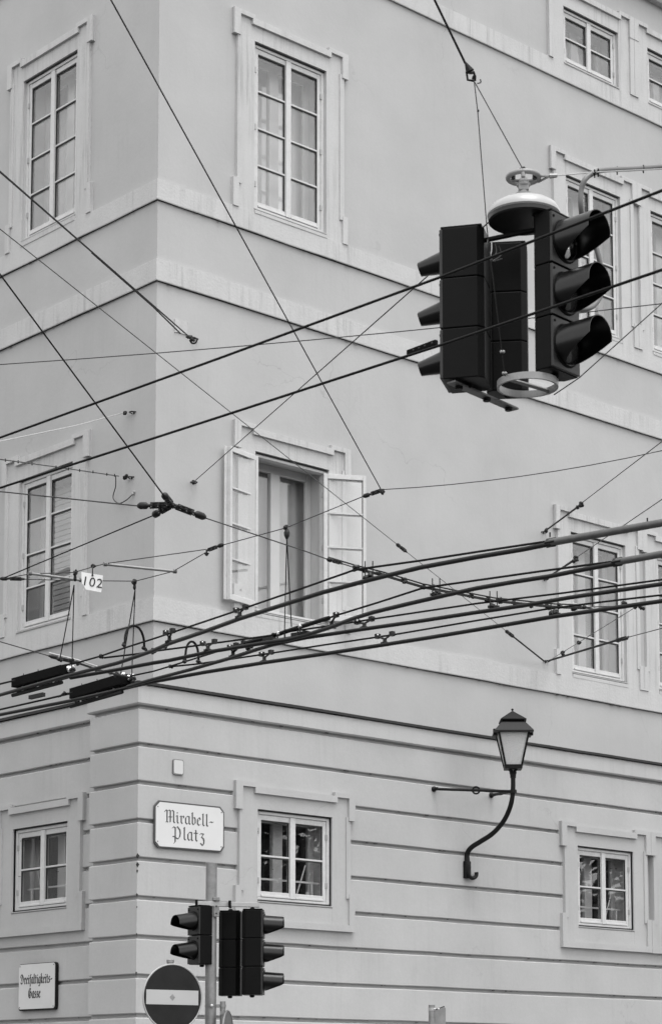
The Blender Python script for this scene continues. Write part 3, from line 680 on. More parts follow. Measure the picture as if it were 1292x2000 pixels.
mb.hexa(sq(R1, zz(1424, 38)) + sq(R2 * .96, zz(1407.5, 24)))
rf = mb.build('roof', 'iron', ln)
mb = MB(); mb.hexa(sq(R1, zz(1427, 38)) + sq(R1, zz(1424.2, 38))); mb.build('roof_rim', 'iron', rf)
mb = MB(); mb.hexa(sq(R2 * .85, zz(1408.5, 24)) + sq(R2 * .85, zz(1401, 24))); mb.build('vent', 'inner', rf)
for i in range(4):
    mb = MB(); p = sq(R2 * .97, zz(1408, 24))[i]; p2 = sq(R3 * .95, zz(1402.6, 25))[i]; mb.tube([p, p2], .008, 6); mb.build('vent_post', 'iron', rf)
mb = MB(); ap_ = LP(0, 0, zz(1387)); s4 = sq(R3, zz(1402.5, 25)); s5 = sq(R3, zz(1401.3, 25)); tp = [LP(a * .008, b * .008, zz(1386.5)) for a, b in ((-1, -1), (1, -1), (1, 1), (-1, 1))]
mb.hexa(s4 + s5); mb.hexa([p + Vector((0, 0, .001)) for p in s5] + tp); mb.build('roof_cap', 'iron', rf)
mb = MB(); mb.ball(LP(0, 0, zz(1383.5)), 2.5 * mpx, 8); mb.build('finial', 'iron', rf, smooth=True)
for s in (-1, 1):
    mb = MB(); mb.box(-.5, .5, -.5, .5, 0, 1, lambda a, b, z, s=s: LP(s * 35.5 * mpx + a * 7 * mpx, -rt_ + b * .05 + .12, zz(1437) + z * 13 * mpx)); mb.build('latch_box', 'iron', ln, bevel=.006)
mb = MB(); mb.lathe(LP(0, 0, zz(1493)), [(.05, 0), (.05, .02), (.03, .025), (.03, .09), (.045, .10), (.045, .16)], n=12); mb.build('bulb_holder', 'alu', ln)

# ------------------------------------------------------------------ traffic lights
def signal_head(name, label, corner_origin, n_ang, secs, W, Dp, P, visL, visR, group, lens_on=True, back_cut=.038, taper=.94, cutb=.12, cutk=.40, tilt=6, clear=False):
    """origin: centre of the front plate's bottom edge; n_ang: heading of the face; local x = facing direction"""
    e = empty(name, corner_origin, label, 'traffic light', group, n_ang)
    T = lambda x, y, z: (Matrix.Rotation(n_ang, 3, 'Z') @ Vector((x, y, z))) + Vector(corner_origin)
    for k in range(secs):
        z0, z1 = k * P + .002, (k + 1) * P - .002
        hw = W / 2; c = back_cut
        pl = [(0, -hw), (-Dp + c, -hw), (-Dp, -hw + c), (-Dp, hw - c), (-Dp + c, hw), (0, hw)]
        mb = MB(); n = 6
        zt = z1; zb = z0
        mb.add([T(x, y, zb) for x, y in pl] + [T(x, y, zt) for x, y in pl], [tuple(range(n)), tuple(range(2 * n - 1, n - 1, -1))] + [(i, (i + 1) % n, n + (i + 1) % n, n + i) for i in range(n)])
        hs_ = mb.build('housing', 'black', e, bevel=.006)
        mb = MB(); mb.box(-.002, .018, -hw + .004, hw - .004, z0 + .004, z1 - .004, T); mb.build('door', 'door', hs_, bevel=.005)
        zc = (z0 + z1) / 2
        # lens: shallow dome
        mb = MB(); r = visR * .90
        mb.lathe(T(.012, 0, zc), [(r, 0), (r * .97, .012), (r * .85, .024), (r * .6, .036), (r * .3, .043), (0, .045)], Matrix.Rotation(n_ang, 3, 'Z') @ Vector((1, 0, 0)), 28)
        mb.build('lens', 'lens_glint' if (clear and k == secs - 1) else 'lens', e, smooth=True)
        # visor: open tube, long above, cut back below
        mb = MB(); nseg = 30; tl = math.tan(R_(tilt))
        rings = []
        for (rr, sgn) in ((1.0, 1), (.965, -1)):
            r0, r1 = visR * rr, visR * taper * rr
            a_, b_ = [], []
            for i in range(nseg):
                th = 2 * math.pi * i / nseg; cs, sn = math.cos(th), math.sin(th)
                k_ = (cs + 1) / 2
                L_ = visL * (cutb + (1 - cutb) * min(1, max(0, (k_ - .01) / cutk)))
                f = L_ / visL; rr_ = r0 + (r1 - r0) * f
                a_.append(T(.016, r0 * sn, zc + r0 * cs)); b_.append(T(.016 + L_, rr_ * sn, zc + rr_ * cs - L_ * tl))
            rings.append((a_, b_))
        (a0, b0), (a1, b1) = rings; k0 = len(mb.v); mb.v += [tuple(p) for p in a0 + b0 + a1 + b1]
        for i in range(nseg):
            j = (i + 1) % nseg; A = k0; B = k0 + nseg; C2 = k0 + 2 * nseg; D2 = k0 + 3 * nseg
            mb.f += [(A + i, A + j, B + j, B + i), (C2 + j, C2 + i, D2 + i, D2 + j), (B + i, B + j, D2 + j, D2 + i), (A + j, A + i, C2 + i, C2 + j)]
        vo = mb.build('visor', 'visor', e, smooth=True)
        mb = MB(); mb.torus(T(.018, 0, zc), visR * 1.02, .007, Matrix.Rotation(n_ang, 3, 'Z') @ Vector((1, 0, 0)), 28, 8); mb.build('visor_ring', 'black', vo, smooth=True)
        for sy in (-1, 1):
            mb = MB(); mb.lathe(T(.017, sy * (hw - .022), z1 - .03), [(.008, 0), (.008, .005)], Matrix.Rotation(n_ang, 3, 'Z') @ Vector((1, 0, 0)), 8); mb.build('screw', 'inner', hs_)
    mb = MB(); mb.box(-Dp + .01, .012, -W / 2 + .008, W / 2 - .008, secs * P - .002, secs * P + .012, T); mb.build('top_cap', 'black', e, bevel=.006)
    mb = MB(); mb.lathe(T(-Dp * .5, 0, secs * P + .01), [(.022, 0), (.022, .014), (.012, .02)], n=10); mb.build('top_bolt', 'black', e)
    mb = MB(); mb.lathe(T(-Dp * .5, 0, -.02), [(.014, 0), (.022, .006), (.022, .024)], n=10); mb.build('bottom_bolt', 'black', e)
    return e
def heading(r, f):
    v = HR * r + HF * f; return math.atan2(v.y, v.x)

HG = 'hanging traffic light heads'
Z_B = 5.70; PH = .3115
# right head: faces right and towards the camera
nr, nf = .745, -.667
c3 = atD(1074, 717, 12.3); n3 = HR * nr + HF * nf; s3 = HR * (-nf) + HF * nr
o3 = c3 + s3 * .135; o3.z = c3.z + .0
signal_head('traffic_light', 'black hanging traffic light head facing right with three long visors and a glinting top lens', o3, heading(nr, nf), 3, .27, .135, PH, .24, .120, HG, tilt=-3, cutb=.06, cutk=.44, clear=True)
# left head: faces left
nr, nf = -.97, .24
c1 = atD(864, 741, 12.62); n1 = HR * nr + HF * nf; s1_ = HR * .24 + HF * .97
o1 = c1 + s1_ * .14; o1.z = c1.z
signal_head('traffic_light', 'black hanging traffic light head facing left, its broad side towards the street', o1, heading(nr, nf), 3, .28, .245, PH * .985, .155, .069, HG, tilt=12, taper=.6, cutb=.9, cutk=.7)
# far head: seen from behind
nr, nf = .12, .99
c2 = atD(990, 792, 12.9); o2 = c2 + (HR * nr + HF * nf) * .17; o2.z = o1.z + .03
signal_head('traffic_light', 'black hanging traffic light head seen from behind between the other two', o2, heading(nr, nf), 3, .25, .17, PH * .985, .2, .105, HG, tilt=6)
# suspension with dome, rings and brackets
axp = atD(1022, 420, 12.62); ax_x, ax_y = axp.x, axp.y
def axz(py): return atD(1022, py, 12.62).z
hs_ = empty('signal_suspension', (ax_x, ax_y, axz(790)), 'white domed hanger with rings and brackets carrying the hanging traffic lights', 'hanger')
V = lambda x, y, z: Vector((ax_x, ax_y, z)) + HR * x + HF * y
zd = axz(425)
mb = MB(); mb.lathe((ax_x, ax_y, zd), [(.205, 0), (.214, .010), (.212, .026), (.192, .062), (.15, .088), (.1, .102), (.05, .109), (0.001, .111)], n=48); mb.build('dome', 'dome', hs_, smooth=True)
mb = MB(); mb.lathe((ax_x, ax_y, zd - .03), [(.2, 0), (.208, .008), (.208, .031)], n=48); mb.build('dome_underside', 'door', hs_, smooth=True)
mb = MB(); mb.lathe((ax_x, ax_y, axz(380)), [(.045, 0), (.045, .012), (.03, .02), (.028, .05), (.04, .058), (.04, .07), (.026, .078), (.026, .10)], n=20); mb.build('swivel', 'porc', hs_, smooth=True)
mb = MB(); mb.box(-.075, .075, -.012, .012, axz(352), axz(346), V); mb.box(-.03, .03, -.03, .03, axz(372), axz(349), V); mb.build('swivel_yoke', 'porc', hs_, bevel=.006)
zr = axz(343); mb = MB(); mb.torus((ax_x, ax_y, zr), .09, .0155, (0, 0, 1), 40, 12); mb.build('top_ring', 'porc', hs_, smooth=True)
for s in (-1, 1):
    mb = MB(); mb.lathe(V(s * .062, -.03, zr - .022), [(.013, 0), (.013, .02)], n=10); mb.build('ring_bolt', 'clamp', hs_)
zl_ = axz(764)
mb = MB(); k = 48; ri, ro = .165, .178
for i in range(k):
    a, b = 2 * math.pi * i / k, 2 * math.pi * (i + 1) / k
    P_ = lambda r, t, z: V(.012 + r * math.cos(t), r * math.sin(t), zl_ + z)
    mb.hexa([P_(ri, a, -.02), P_(ro, a, -.02), P_(ro, b, -.02), P_(ri, b, -.02), P_(ri, a, .02), P_(ro, a, .02), P_(ro, b, .02), P_(ri, b, .02)])
mb.build('bottom_ring', 'porc', hs_)
mb = MB(); a = R_(40); mb.tube([V(.012 - .17 * math.cos(a), -.17 * math.sin(a), zl_), V(.012 + .17 * math.cos(a), .17 * math.sin(a), zl_)], .013, 4); mb.build('ring_crossbar', 'porc', hs_)
mb = MB(); d_ = (HR * .63 + HF * .78); pa = atD(880, 749, 12.62); pa.z = o1.z - .022; pb = pa + d_ * .66
sdv = HR * .78 - HF * .63
mb.hexa([pa - sdv * .03, pa + sdv * .03, pb + sdv * .03, pb - sdv * .03] + [q + Vector((0, 0, .014)) for q in (pa - sdv * .03, pa + sdv * .03, pb + sdv * .03, pb - sdv * .03)]); mb.build('bottom_bracket', 'tubem', hs_, bevel=.003)
for t in (.12, .55, .9):
    q = pa.lerp(pb, t); mb = MB(); mb.lathe(q - Vector((0, 0, .018)), [(.02, 0), (.024, .006), (.024, .02)], n=12); mb.build('bracket_bolt', 'black', hs_)
mb = MB(); pa2 = V(.0, 0, axz(470)); 
for tgt in (o1, o3):
    q = Vector(tgt); q.z = axz(455); d2 = (q - V(0, 0, axz(455))); mb.tube([V(0, 0, axz(455)), V(0, 0, axz(455)) + d2 * .75], .016, 6)
mb.build('top_bracket', 'black', hs_)
for k in range(4):
    mb = MB(); q = atD(952 + k * 7, 468 + k * 4, 12.5); mb.tube(smooth_path([q, q + Vector((.01 * (k - 1), 0, -.05)), q + Vector((.02 - .02 * k, .01, -.10)), q + Vector((.03, 0, -.13 + .02 * k))]), .0035, 6); mb.build('loose_cable', 'pale' if k == 1 else 'steel', hs_)

# ---- lower traffic lights on the galvanised pole
DP = 20.0
pb_ = atD(413, 1688, DP); PX, PY = pb_.x, pb_.y
po = empty('signal_pole', (PX, PY, 0.13), 'grey galvanised signal pole with a pale cross arm below the Mirabell-Platz sign', 'pole')
mb = MB(); mb.tube([(PX, PY, .13), (PX, PY, pb_.z)], .052, 28); pm = mb.build('pole', 'galv', po, smooth=True)
mb = MB(); mb.lathe((PX, PY, pb_.z - .004), [(.054, 0), (.054, .014), (.045, .018)], n=24); mb.build('pole_cap', 'galv', po)
zc_ = atD(413, 1767, DP).z
V2 = lambda x, y, z: Vector((PX, PY, 0)) + HR * x + HF * y + Vector((0, 0, z))
mx_ = DP / FPX
mb = MB(); mb.hexa([V2(-28 * mx_, -.10, zc_ - .022), V2(93 * mx_, .06, zc_ - .022), V2(93 * mx_, .11, zc_ - .022), V2(-28 * mx_, -.05, zc_ - .022), V2(-28 * mx_, -.10, zc_ + .022), V2(93 * mx_, .06, zc_ + .022), V2(93 * mx_, .11, zc_ + .022), V2(-28 * mx_, -.05, zc_ + .022)])
mb.build('cross_arm', 'alu', po, bevel=.004)
mb = MB(); mb.hexa([V2(-30 * mx_, -.105, zc_ - .028), V2(-25 * mx_, -.10, zc_ - .028), V2(-25 * mx_, -.04, zc_ - .028), V2(-30 * mx_, -.045, zc_ - .028), V2(-30 * mx_, -.105, zc_ + .034), V2(-25 * mx_, -.10, zc_ + .034), V2(-25 * mx_, -.04, zc_ + .034), V2(-30 * mx_, -.045, zc_ + .034)]); mb.build('arm_end_cap', 'black', po)
mb = MB(); mb.box(34 * mx_, 39 * mx_, -.06, .09, zc_ - .03, zc_ + .03, V2); mb.build('arm_clip', 'black', po)
mb = MB(); mb.box(5 * mx_, 17 * mx_, -.075, -.03, zc_ + .03, zc_ + .06, V2); mb.box(6 * mx_, 16 * mx_, -.07, -.03, zc_ - .12, zc_ - .024, V2); mb.build('arm_bracket', 'galv', po, bevel=.003)
for y in (1772, 1786):
    mb = MB(); mb.lathe(V2(11 * mx_, -.075, zc_ - (y - 1767) * mx_), [(.008, 0), (.008, .01)], -HF, 8); mb.build('bolt', 'clamp', po)
LG = 'traffic light heads on the galvanised pole'
# right head facing right
PL = .262
o = atD(511, 1944, DP - .05); z_low = o.z
signal_head('traffic_light', 'black three-lamp traffic light on the pole facing right with short visors', o, heading(.995, -.06), 3, .22, .18, PL, .185, .088, LG, tilt=3)
o = atD(450, 1946, DP + .02) + HF * .19; o.z = z_low
signal_head('traffic_light', 'black three-lamp traffic light on the pole seen from behind, next to the pole', o, heading(.10, .99), 3, .205, .17, PL, .185, .088, LG, tilt=3)
o = atD(380, 1884, DP - .16); 
signal_head('traffic_light', 'black two-lamp traffic light left of the pole, above the no-entry sign', o, heading(-.80, -.60), 2, .20, .16, .268, .20, .083, LG, tilt=9)
for x in (472,):
    for (ya, yb) in ((1792, 1835), (1867, 1890), (1922, 1946)):
        pass
# small sign post clamped to the pole, its disc seen edge on
ps = empty('small_signpost', tuple(V2(23.5 * mx_, .0, .13)), 'short grey post clamped beside the signal pole, carrying a round sign seen edge on', 'signpost')
zt = atD(436, 1957, DP).z
mb = MB(); mb.tube([V2(23.5 * mx_, 0, .13), V2(23.5 * mx_, 0, zt)], .026, 16); mb.build('post', 'galv', ps, smooth=True)
mb = MB(); zb = atD(436, 1966, DP).z; mb.box(9 * mx_, 20 * mx_, -.012, .012, zb - .016, zb + .016, V2); mb.lathe(V2(0, 0, zb - .008), [(.054, 0), (.0545, .016)], n=24); mb.lathe(V2(23.5 * mx_, 0, zb - .012), [(.03, 0), (.03, .024)], n=16); mb.build('clamp', 'galv', ps)
mb = MB(); mb.ball(V2(3 * mx_, -.058, zb), .016, 6); mb.build('clamp_bolt', 'bright', ps)
zs = atD(456, 1976, DP).z - .22; cdir = (HR * .985 + HF * -.17)
cen = V2(33 * mx_, -.02, zs)
def disc(mb, cen, nrm, R, t, n=40):
    nrm = nrm.normalized(); a = Vector((0, 0, 1)); b = nrm.cross(a)
    mb.add([cen + (a * math.cos(2 * math.pi * i / n) + b * math.sin(2 * math.pi * i / n)) * R + nrm * s for s in (0, t) for i in range(n)],
           [tuple(range(n)), tuple(range(2 * n - 1, n - 1, -1))] + [(i, (i + 1) % n, n + (i + 1) % n, n + i) for i in range(n)])
mb = MB(); disc(mb, cen, cdir, .22, .006); mb.build('sign_disc', 'rim', ps)
mb = MB(); mb.torus(cen + cdir * .003, .222, .008, cdir, 40, 6); mb.build('sign_rim', 'galv', ps)
zb2 = atD(445, 1980, DP).z; mb = MB(); mb.box(19 * mx_, 33 * mx_, -.03, .03, zb2 - .015, zb2 + .015, V2); mb.build('sign_bracket', 'galv', ps)
# no-entry sign
DN = 19.5
nn = (HR * math.sin(R_(32)) - HF * math.cos(R_(32)))
cn = atD(337, 1948, DN)
ne = empty('no_entry_sign', (cn.x, cn.y, 0.0), 'round dark no-entry sign with a white bar and a small diamond sticker', 'sign')
mb = MB(); disc(mb, cn, nn, .296, .004, 64); mb.build('face', 'signred', ne)
hx_ = nn.cross(Vector((0, 0, 1))); hx_ = -hx_ if hx_.dot(HR) < 0 else hx_
mb = MB(); mb.torus(cn + nn * .001, .298, .0085, nn, 64, 8); mb.build('rim', 'alu', ne, smooth=True)
mb = MB(); Q = lambda a, b, z: cn + hx_ * a + nn * b + Vector((0, 0, z)); mb.box(-.268, .262, .0042, .0056, -.066, .066, Q); mb.build('white_bar', 'signwhite', ne)
mb = MB(); mb.add([Q(-.004, .0058, .03), Q(.026, .0058, 0), Q(-.004, .0058, -.032), Q(-.033, .0058, 0), Q(-.004, .0064, .03), Q(.026, .0064, 0), Q(-.004, .0064, -.032), Q(-.033, .0064, 0)], [(0, 1, 2, 3), (4, 5, 6, 7), (0, 1, 5, 4), (1, 2, 6, 5), (2, 3, 7, 6), (3, 0, 4, 7)]); mb.build('sticker', 'sticker', ne)
pq = cn - nn * .05; zt = atD(336, 1875, DN).z
mb = MB(); mb.tube([(pq.x, pq.y, 0), (pq.x, pq.y, zt)], .030, 16); mb.build('post', 'galv', ne, smooth=True)
mb = MB(); mb.lathe((pq.x, pq.y, zt), [(.034, -.02), (.034, .004), (.03, .008)], n=16); mb.build('post_cap', 'galv', ne)
# sign post at the bottom edge
q0 = atD(842.5, 1963, 20.5)
pt = empty('sign_post', (q0.x, q0.y, .13), 'grey post with a sign plate clamped to it at the bottom edge of the street', 'signpost')
mb = MB(); mb.tube([(q0.x, q0.y, .13), (q0.x, q0.y, q0.z)], .031, 16); mb.build('post', 'galv', pt, smooth=True)
mb = MB(); zk = q0.z - .04; mb.lathe((q0.x, q0.y, zk - .014), [(.0335, 0), (.0335, .028)], n=16); mb.build('clamp', 'alu', pt)
Q2 = lambda a, b, z: Vector((q0.x, q0.y, q0.z)) + (HR * .86 + HF * .5) * a + (HR * .5 - HF * .86) * b + Vector((0, 0, z))
mb = MB(); mb.prism([(.03, -.05), (.14, -.015), (.155, -.025), (.155, -.7), (.03, -.7)], -.004, .004, lambda u, d, z: Q2(u, d, z)); mb.build('sign_plate', 'galv', pt)
mb = MB(); mb.tube([Q2(.03, -.006, -.05), Q2(.145, -.006, -.012)], .006, 6); mb.build('plate_edge', 'inner', pt)
mb = MB(); mb.tube([Q2(.155, -.006, -.02), Q2(.155, -.006, -.7)], .006, 6); mb.build('plate_rim', 'alu', pt)
for a in (.0, .045): 
    mb = MB(); mb.ball(Q2(a + .01, .036, -.038), .009, 6); mb.build('bolt', 'bright', pt)

# ------------------------------------------------------------------ overhead wires
def ext(a, b, L): d = (Vector(b) - Vector(a)).normalized(); return Vector(b) + d * L
def wire(name, label, pts, px, m='wire2', group='overhead wires', cat='wire', e0=0, e1=0, n=6, sag=0.0):
    pts = [Vector(p) for p in pts]
    if sag and len(pts) == 2:
        a, b = pts; pts = [a.lerp(b, t / 8) - Vector((0, 0, sag * 4 * (t / 8) * (1 - t / 8))) for t in range(9)]
    if e0: pts = [ext(pts[1], pts[0], e0)] + pts
    if e1: pts = pts + [ext(pts[-2], pts[-1], e1)]
    rr = rad(px, pts[len(pts) // 2]); mb = MB(); mb.tube(pts, rr, n)
    o = mb.build(name, m, None, smooth=True, origin=pts[0]); return tag(o, label, cat, group)
def insulator(parent, a, b, px, m='clamp', name='insulator'):
    a, b = Vector(a), Vector(b); L = (b - a).length; r = rad(px, a); d = (b - a).normalized(); mb = MB()
    prof = [(.25, 0), (.55, .02), (.8, .06), (1, .10), (1, .26), (.7, .30), (.45, .33), (.45, .40), (.8, .42), (.8, .47), (.4, .50), (.4, .58), (.75, .60), (.75, .66), (.4, .69), (.35, .82), (.6, .84), (.6, .92), (.25, 1.0)]
    mb.lathe(a, [(q * r, h * L) for q, h in prof], d, 10)
    s = d.orthogonal().normalized()
    for t, k in ((.44, 1.5), (.63, 1.3), (.88, 1.1)):
        p = a + d * (t * L); mb.tube([p - s * r * k, p + s * r * k], r * .3, 6)
    w = d.cross(s)
    mb.tube([a + d * (.4 * L) + w * r * .7, a + d * (.85 * L) + w * r * .7], r * .28, 6); mb.tube([a + d * (.4 * L) - w * r * .7, a + d * (.85 * L) - w * r * .7], r * .28, 6)
    return mb.build(name, m, parent, smooth=True)
def lump(parent, p, px, name='clamp', m='clamp', seed=1):
    rnd = random.Random(seed); p = Vector(p); r = rad(px * 1.2, p); mb = MB()
    for k in range(5):
        q = p + Vector((rnd.uniform(-1, 1), rnd.uniform(-1, 1), rnd.uniform(-1, 1))) * r * .45
        d = Vector((rnd.uniform(-1, 1), rnd.uniform(-1, 1), rnd.uniform(-.7, .7))).normalized()
        mb.lathe(q - d * r * .5, [(r * .32, 0), (r * .45, r * .15), (r * .45, r * .6), (r * .3, r * .7), (r * .25, r * 1.0)], d, 8)
    return mb.build(name, m, parent)
def eye_anchor(parent, p, T_n, px=11, name='wall_eye'):
    r = rad(px, p); p = Vector(p); n = Vector(T_n); mb = MB(); s = n.cross(Vector((0, 0, 1))).normalized()
    w0 = p - n * .0
    for sg_ in (-1, 1):
        mb.tube([w0 + s * sg_ * r * 1.1, w0 + s * sg_ * r * .9 + n * r * .8, w0 + n * r * 1.7], r * .2, 6)
    mb.lathe(w0 - n * .01, [(r * .5, 0), (r * .5, .016)], n, 10)
    mb.tube([w0 + n * r * 1.5 - s * r * .6, w0 + n * r * 1.5 + s * r * .6], r * .22, 6)
    return mb.build(name, 'clamp', parent)
NR_ = Vector((0, -1, 0)); NL_ = Vector((-1, 0, 0))
ZT, ZC = 5.60, 5.69
TW = 'trolley contact wires'; CW = 'trolley carrier wires'; SPW = 'span wires'
def P_(lst, z): return [atZ(x, y, z) for x, y in lst]
# --- four heavy contact wires
t1 = [(-40, 1369), (0, 1357.5), (30, 1349), (128, 1321), (230, 1295), (300, 1270.5), (330, 1257), (398, 1234), (466, 1209), (560, 1179), (630, 1157), (720, 1133), (820, 1108.5), (930, 1088), (1020, 1073), (1075, 1062)]
T1 = wire('contact_wire', 'topmost heavy contact wire of the four, ending at the longer grey tube on the right', P_(t1, ZT), 8.5, 'wire', TW, e0=6, n=10)
mb = MB(); a, b = atZ(1073, 1060, ZT + .012), atZ(1292, 1021, ZT + .012); mb.tube([a, ext(a, b, 5)], rad(15, a), 14); mb.build('end_tube', 'tubem', T1, smooth=True)
mb = MB(); mb.tube([a - (b - a).normalized() * .03, a + (b - a).normalized() * .05], rad(19, a), 4); mb.build('tube_clip', 'clamp', T1)
for x, y in ((1263, 1021), (1073, 1049)):
    q = atZ(x, y, ZT + .03); mb = MB(); mb.tube([q, q + Vector((0, 0, .035))], .006, 6); mb.build('clip_bolt', 'clamp', T1)
t2 = [(138, 1324), (230, 1307.7), (300, 1294.8), (330, 1290), (410, 1273), (465, 1264), (520, 1255), (560, 1250), (600, 1240), (651, 1223), (690, 1208), (728, 1196), (790, 1181), (850, 1167), (930, 1149), (1000, 1137), (1070, 1126), (1140, 1112), (1205, 1100)]
T2 = wire('contact_wire', 'second heavy contact wire from the top, ending at the shorter grey tube on the right', P_(t2, ZT), 8.5, 'wire', TW, n=10)
mb = MB(); a, b = atZ(1203, 1098, ZT + .01), atZ(1292, 1082, ZT + .01); mb.tube([a, ext(a, b, 5)], rad(14, a), 14); mb.build('end_tube', 'tubem', T2, smooth=True)
mb = MB(); mb.tube([a - (b - a).normalized() * .03, a + (b - a).normalized() * .05], rad(18, a), 4); mb.build('tube_clip', 'clamp', T2)
t3 = [(250, 1341), (300, 1326.7), (375, 1307), (453, 1284.5), (500, 1269), (530, 1260), (570, 1251), (600, 1245), (655, 1237), (710, 1228.6), (820, 1213), (930, 1196), (1020, 1183), (1112, 1167), (1200, 1154), (1292, 1140.5)]
T3 = wire('contact_wire', 'third heavy contact wire from the top, crossing the facade without a tube', P_(t3, ZT), 8, 'wire', TW, e1=6, n=10)
t4 = [(-40, 1404), (0, 1396), (142, 1368), (250, 1343), (300, 1331.5), (400, 1313), (517, 1294), (630, 1277.6), (751, 1259), (840, 1245), (930, 1230), (1082, 1204), (1200, 1187), (1292, 1173.8)]
T4 = wire('contact_wire', 'lowest heavy contact wire of the four, running from the left edge to the right edge', P_(t4, ZT), 8, 'wire', TW, e0=6, e1=6, n=10)
# --- thin carriers above them
c1 = [(122, 1300), (153, 1294), (198, 1281), (243, 1265.6), (300, 1247.5), (330, 1237.5), (463, 1192.6), (600, 1145.6), (689, 1114), (712, 1110), (820, 1095), (930, 1078), (1070, 1057)]
C1 = wire('carrier_wire', 'thin carrier wire just above the topmost heavy contact wire', P_(c1, ZC), 4.2, 'wire2', CW)
c2 = [(204, 1284.7), (270, 1277), (300, 1272), (361, 1264), (422, 1255.7), (530, 1241), (560, 1232), (600, 1221), (641, 1207), (656, 1202), (740, 1176), (822, 1149.4), (848, 1145), (930, 1133.5), (1060, 1115), (1203, 1096)]
C2 = wire('carrier_wire', 'thin carrier wire just above the second heavy contact wire', P_(c2, ZC), 4.2, 'wire2', CW)
mb = MB(); mb.tube(P_([(484, 1255), (530, 1243), (575, 1228), (630, 1210.5), (642, 1207)], ZC), rad(9, atZ(560, 1230, ZC)), 8); mb.build('insulated_sleeve', 'wire2', C2, smooth=True)
c3 = [(255, 1320.5), (300, 1311), (333, 1301), (415, 1275.6), (474, 1257), (520, 1246), (560, 1234), (600, 1228.6), (697, 1214), (728, 1209), (930, 1178.8), (1100, 1158), (1292, 1132)]
C3 = wire('carrier_wire', 'thin carrier wire just above the third heavy contact wire', P_(c3, ZC), 3.8, 'wire2', CW, e1=6)
c4 = [(333, 1302), (384, 1297), (453, 1287), (530, 1275.6), (630, 1260), (738, 1244), (766, 1240), (930, 1212), (1070, 1189), (1180, 1175), (1292, 1162)]
C4 = wire('carrier_wire', 'thin carrier wire just above the lowest heavy contact wire', P_(c4, ZC), 3.8, 'wire2', CW, e1=6)
C5 = wire('carrier_wire', 'thin wire running out of the upper black switch box to the left edge', [atZ(30, 1329, ZC), atZ(0, 1336, ZC)], 4, 'wire2', CW, e1=6)
C6 = wire('carrier_wire', 'thin wire with a flat block leaving the lower black switch box leftwards', P_([(142, 1353.5), (84, 1367), (0, 1386)], ZC - .02), 4, 'wire2', CW, e1=6)
mb = MB(); a, b = atZ(59, 1366, ZC), atZ(86, 1360, ZC); sv = Vector((0, 0, .04)); wv = (b - a).cross(Vector((0, 0, 1))).normalized() * .02
mb.hexa([a - wv, b - wv, b + wv, a + wv, a - wv + sv, b - wv + sv, b + wv + sv, a + wv + sv]); mb.build('flat_block', 'clamp', C6)
lump(C6, atZ(126, 1355, ZC - .02), 10, seed=3); insulator(C6, atZ(112, 1361, ZC - .02), atZ(138, 1353, ZC - .02), 5, name='coupling')
# hangers (Y pieces joining carrier and contact wire)
def hanger(parent, cl, arms):
    c0 = atZ(cl[0], cl[1] + 4, ZT + .015); mb = MB()
    mb.lathe(c0 + Vector((0, 0, -.005)), [(.022, 0), (.03, .008), (.03, .02), (.018, .026), (.018, .05)], n=8)
    mb.tube([c0 - HR * .04, c0 + HR * .04], .014, 6)
    for (x, y) in arms:
        t = atZ(x, y + 2, ZC + .005); mb.tube([c0 + Vector((0, 0, .04)), t], .0095, 6)
        s = .02; mb.hexa([t + Vector((a * s, b * s, -s)) for a, b in ((-1, -1), (1, -1), (1, 1), (-1, 1))] + [t + Vector((a * s, b * s, s * 1.1)) for a, b in ((-1, -1), (1, -1), (1, 1), (-1, 1))])
    mb.build('wire_hanger', 'clamp', parent)
    mb = MB(); mb.ball(Vector(atZ(arms[0][0], arms[0][1], ZC)) - HF * .024, .008, 5); mb.build('hanger_bolt', 'bright', parent)
hanger(T1, (331, 1250), [(324, 1234), (337, 1230)]); hanger(T1, (468, 1202), [(461, 1190), (479, 1184)])
hanger(T2, (406, 1267), [(396, 1255), (419, 1251)]); hanger(T2, (647, 1221), [(656, 1199)])
hanger(T3, (455, 1279), [(449, 1262), (461, 1258), (476, 1254)]); hanger(T3, (711, 1223), [(697, 1213), (725, 1207)])
hanger(T4, (516, 1289), [(511, 1276), (529, 1272)]); hanger(T4, (751, 1253), [(737, 1241), (765, 1236)])
for k, (x, y) in enumerate(((300, 1272), (322, 1264), (484, 1268), (490, 1262))): lump(T2, atZ(x, y, ZT + .04), 12, seed=20 + k)
lump(C1, atZ(198, 1281, ZC), 11, seed=31); lump(C3, atZ(333, 1302, ZC), 9, seed=32)
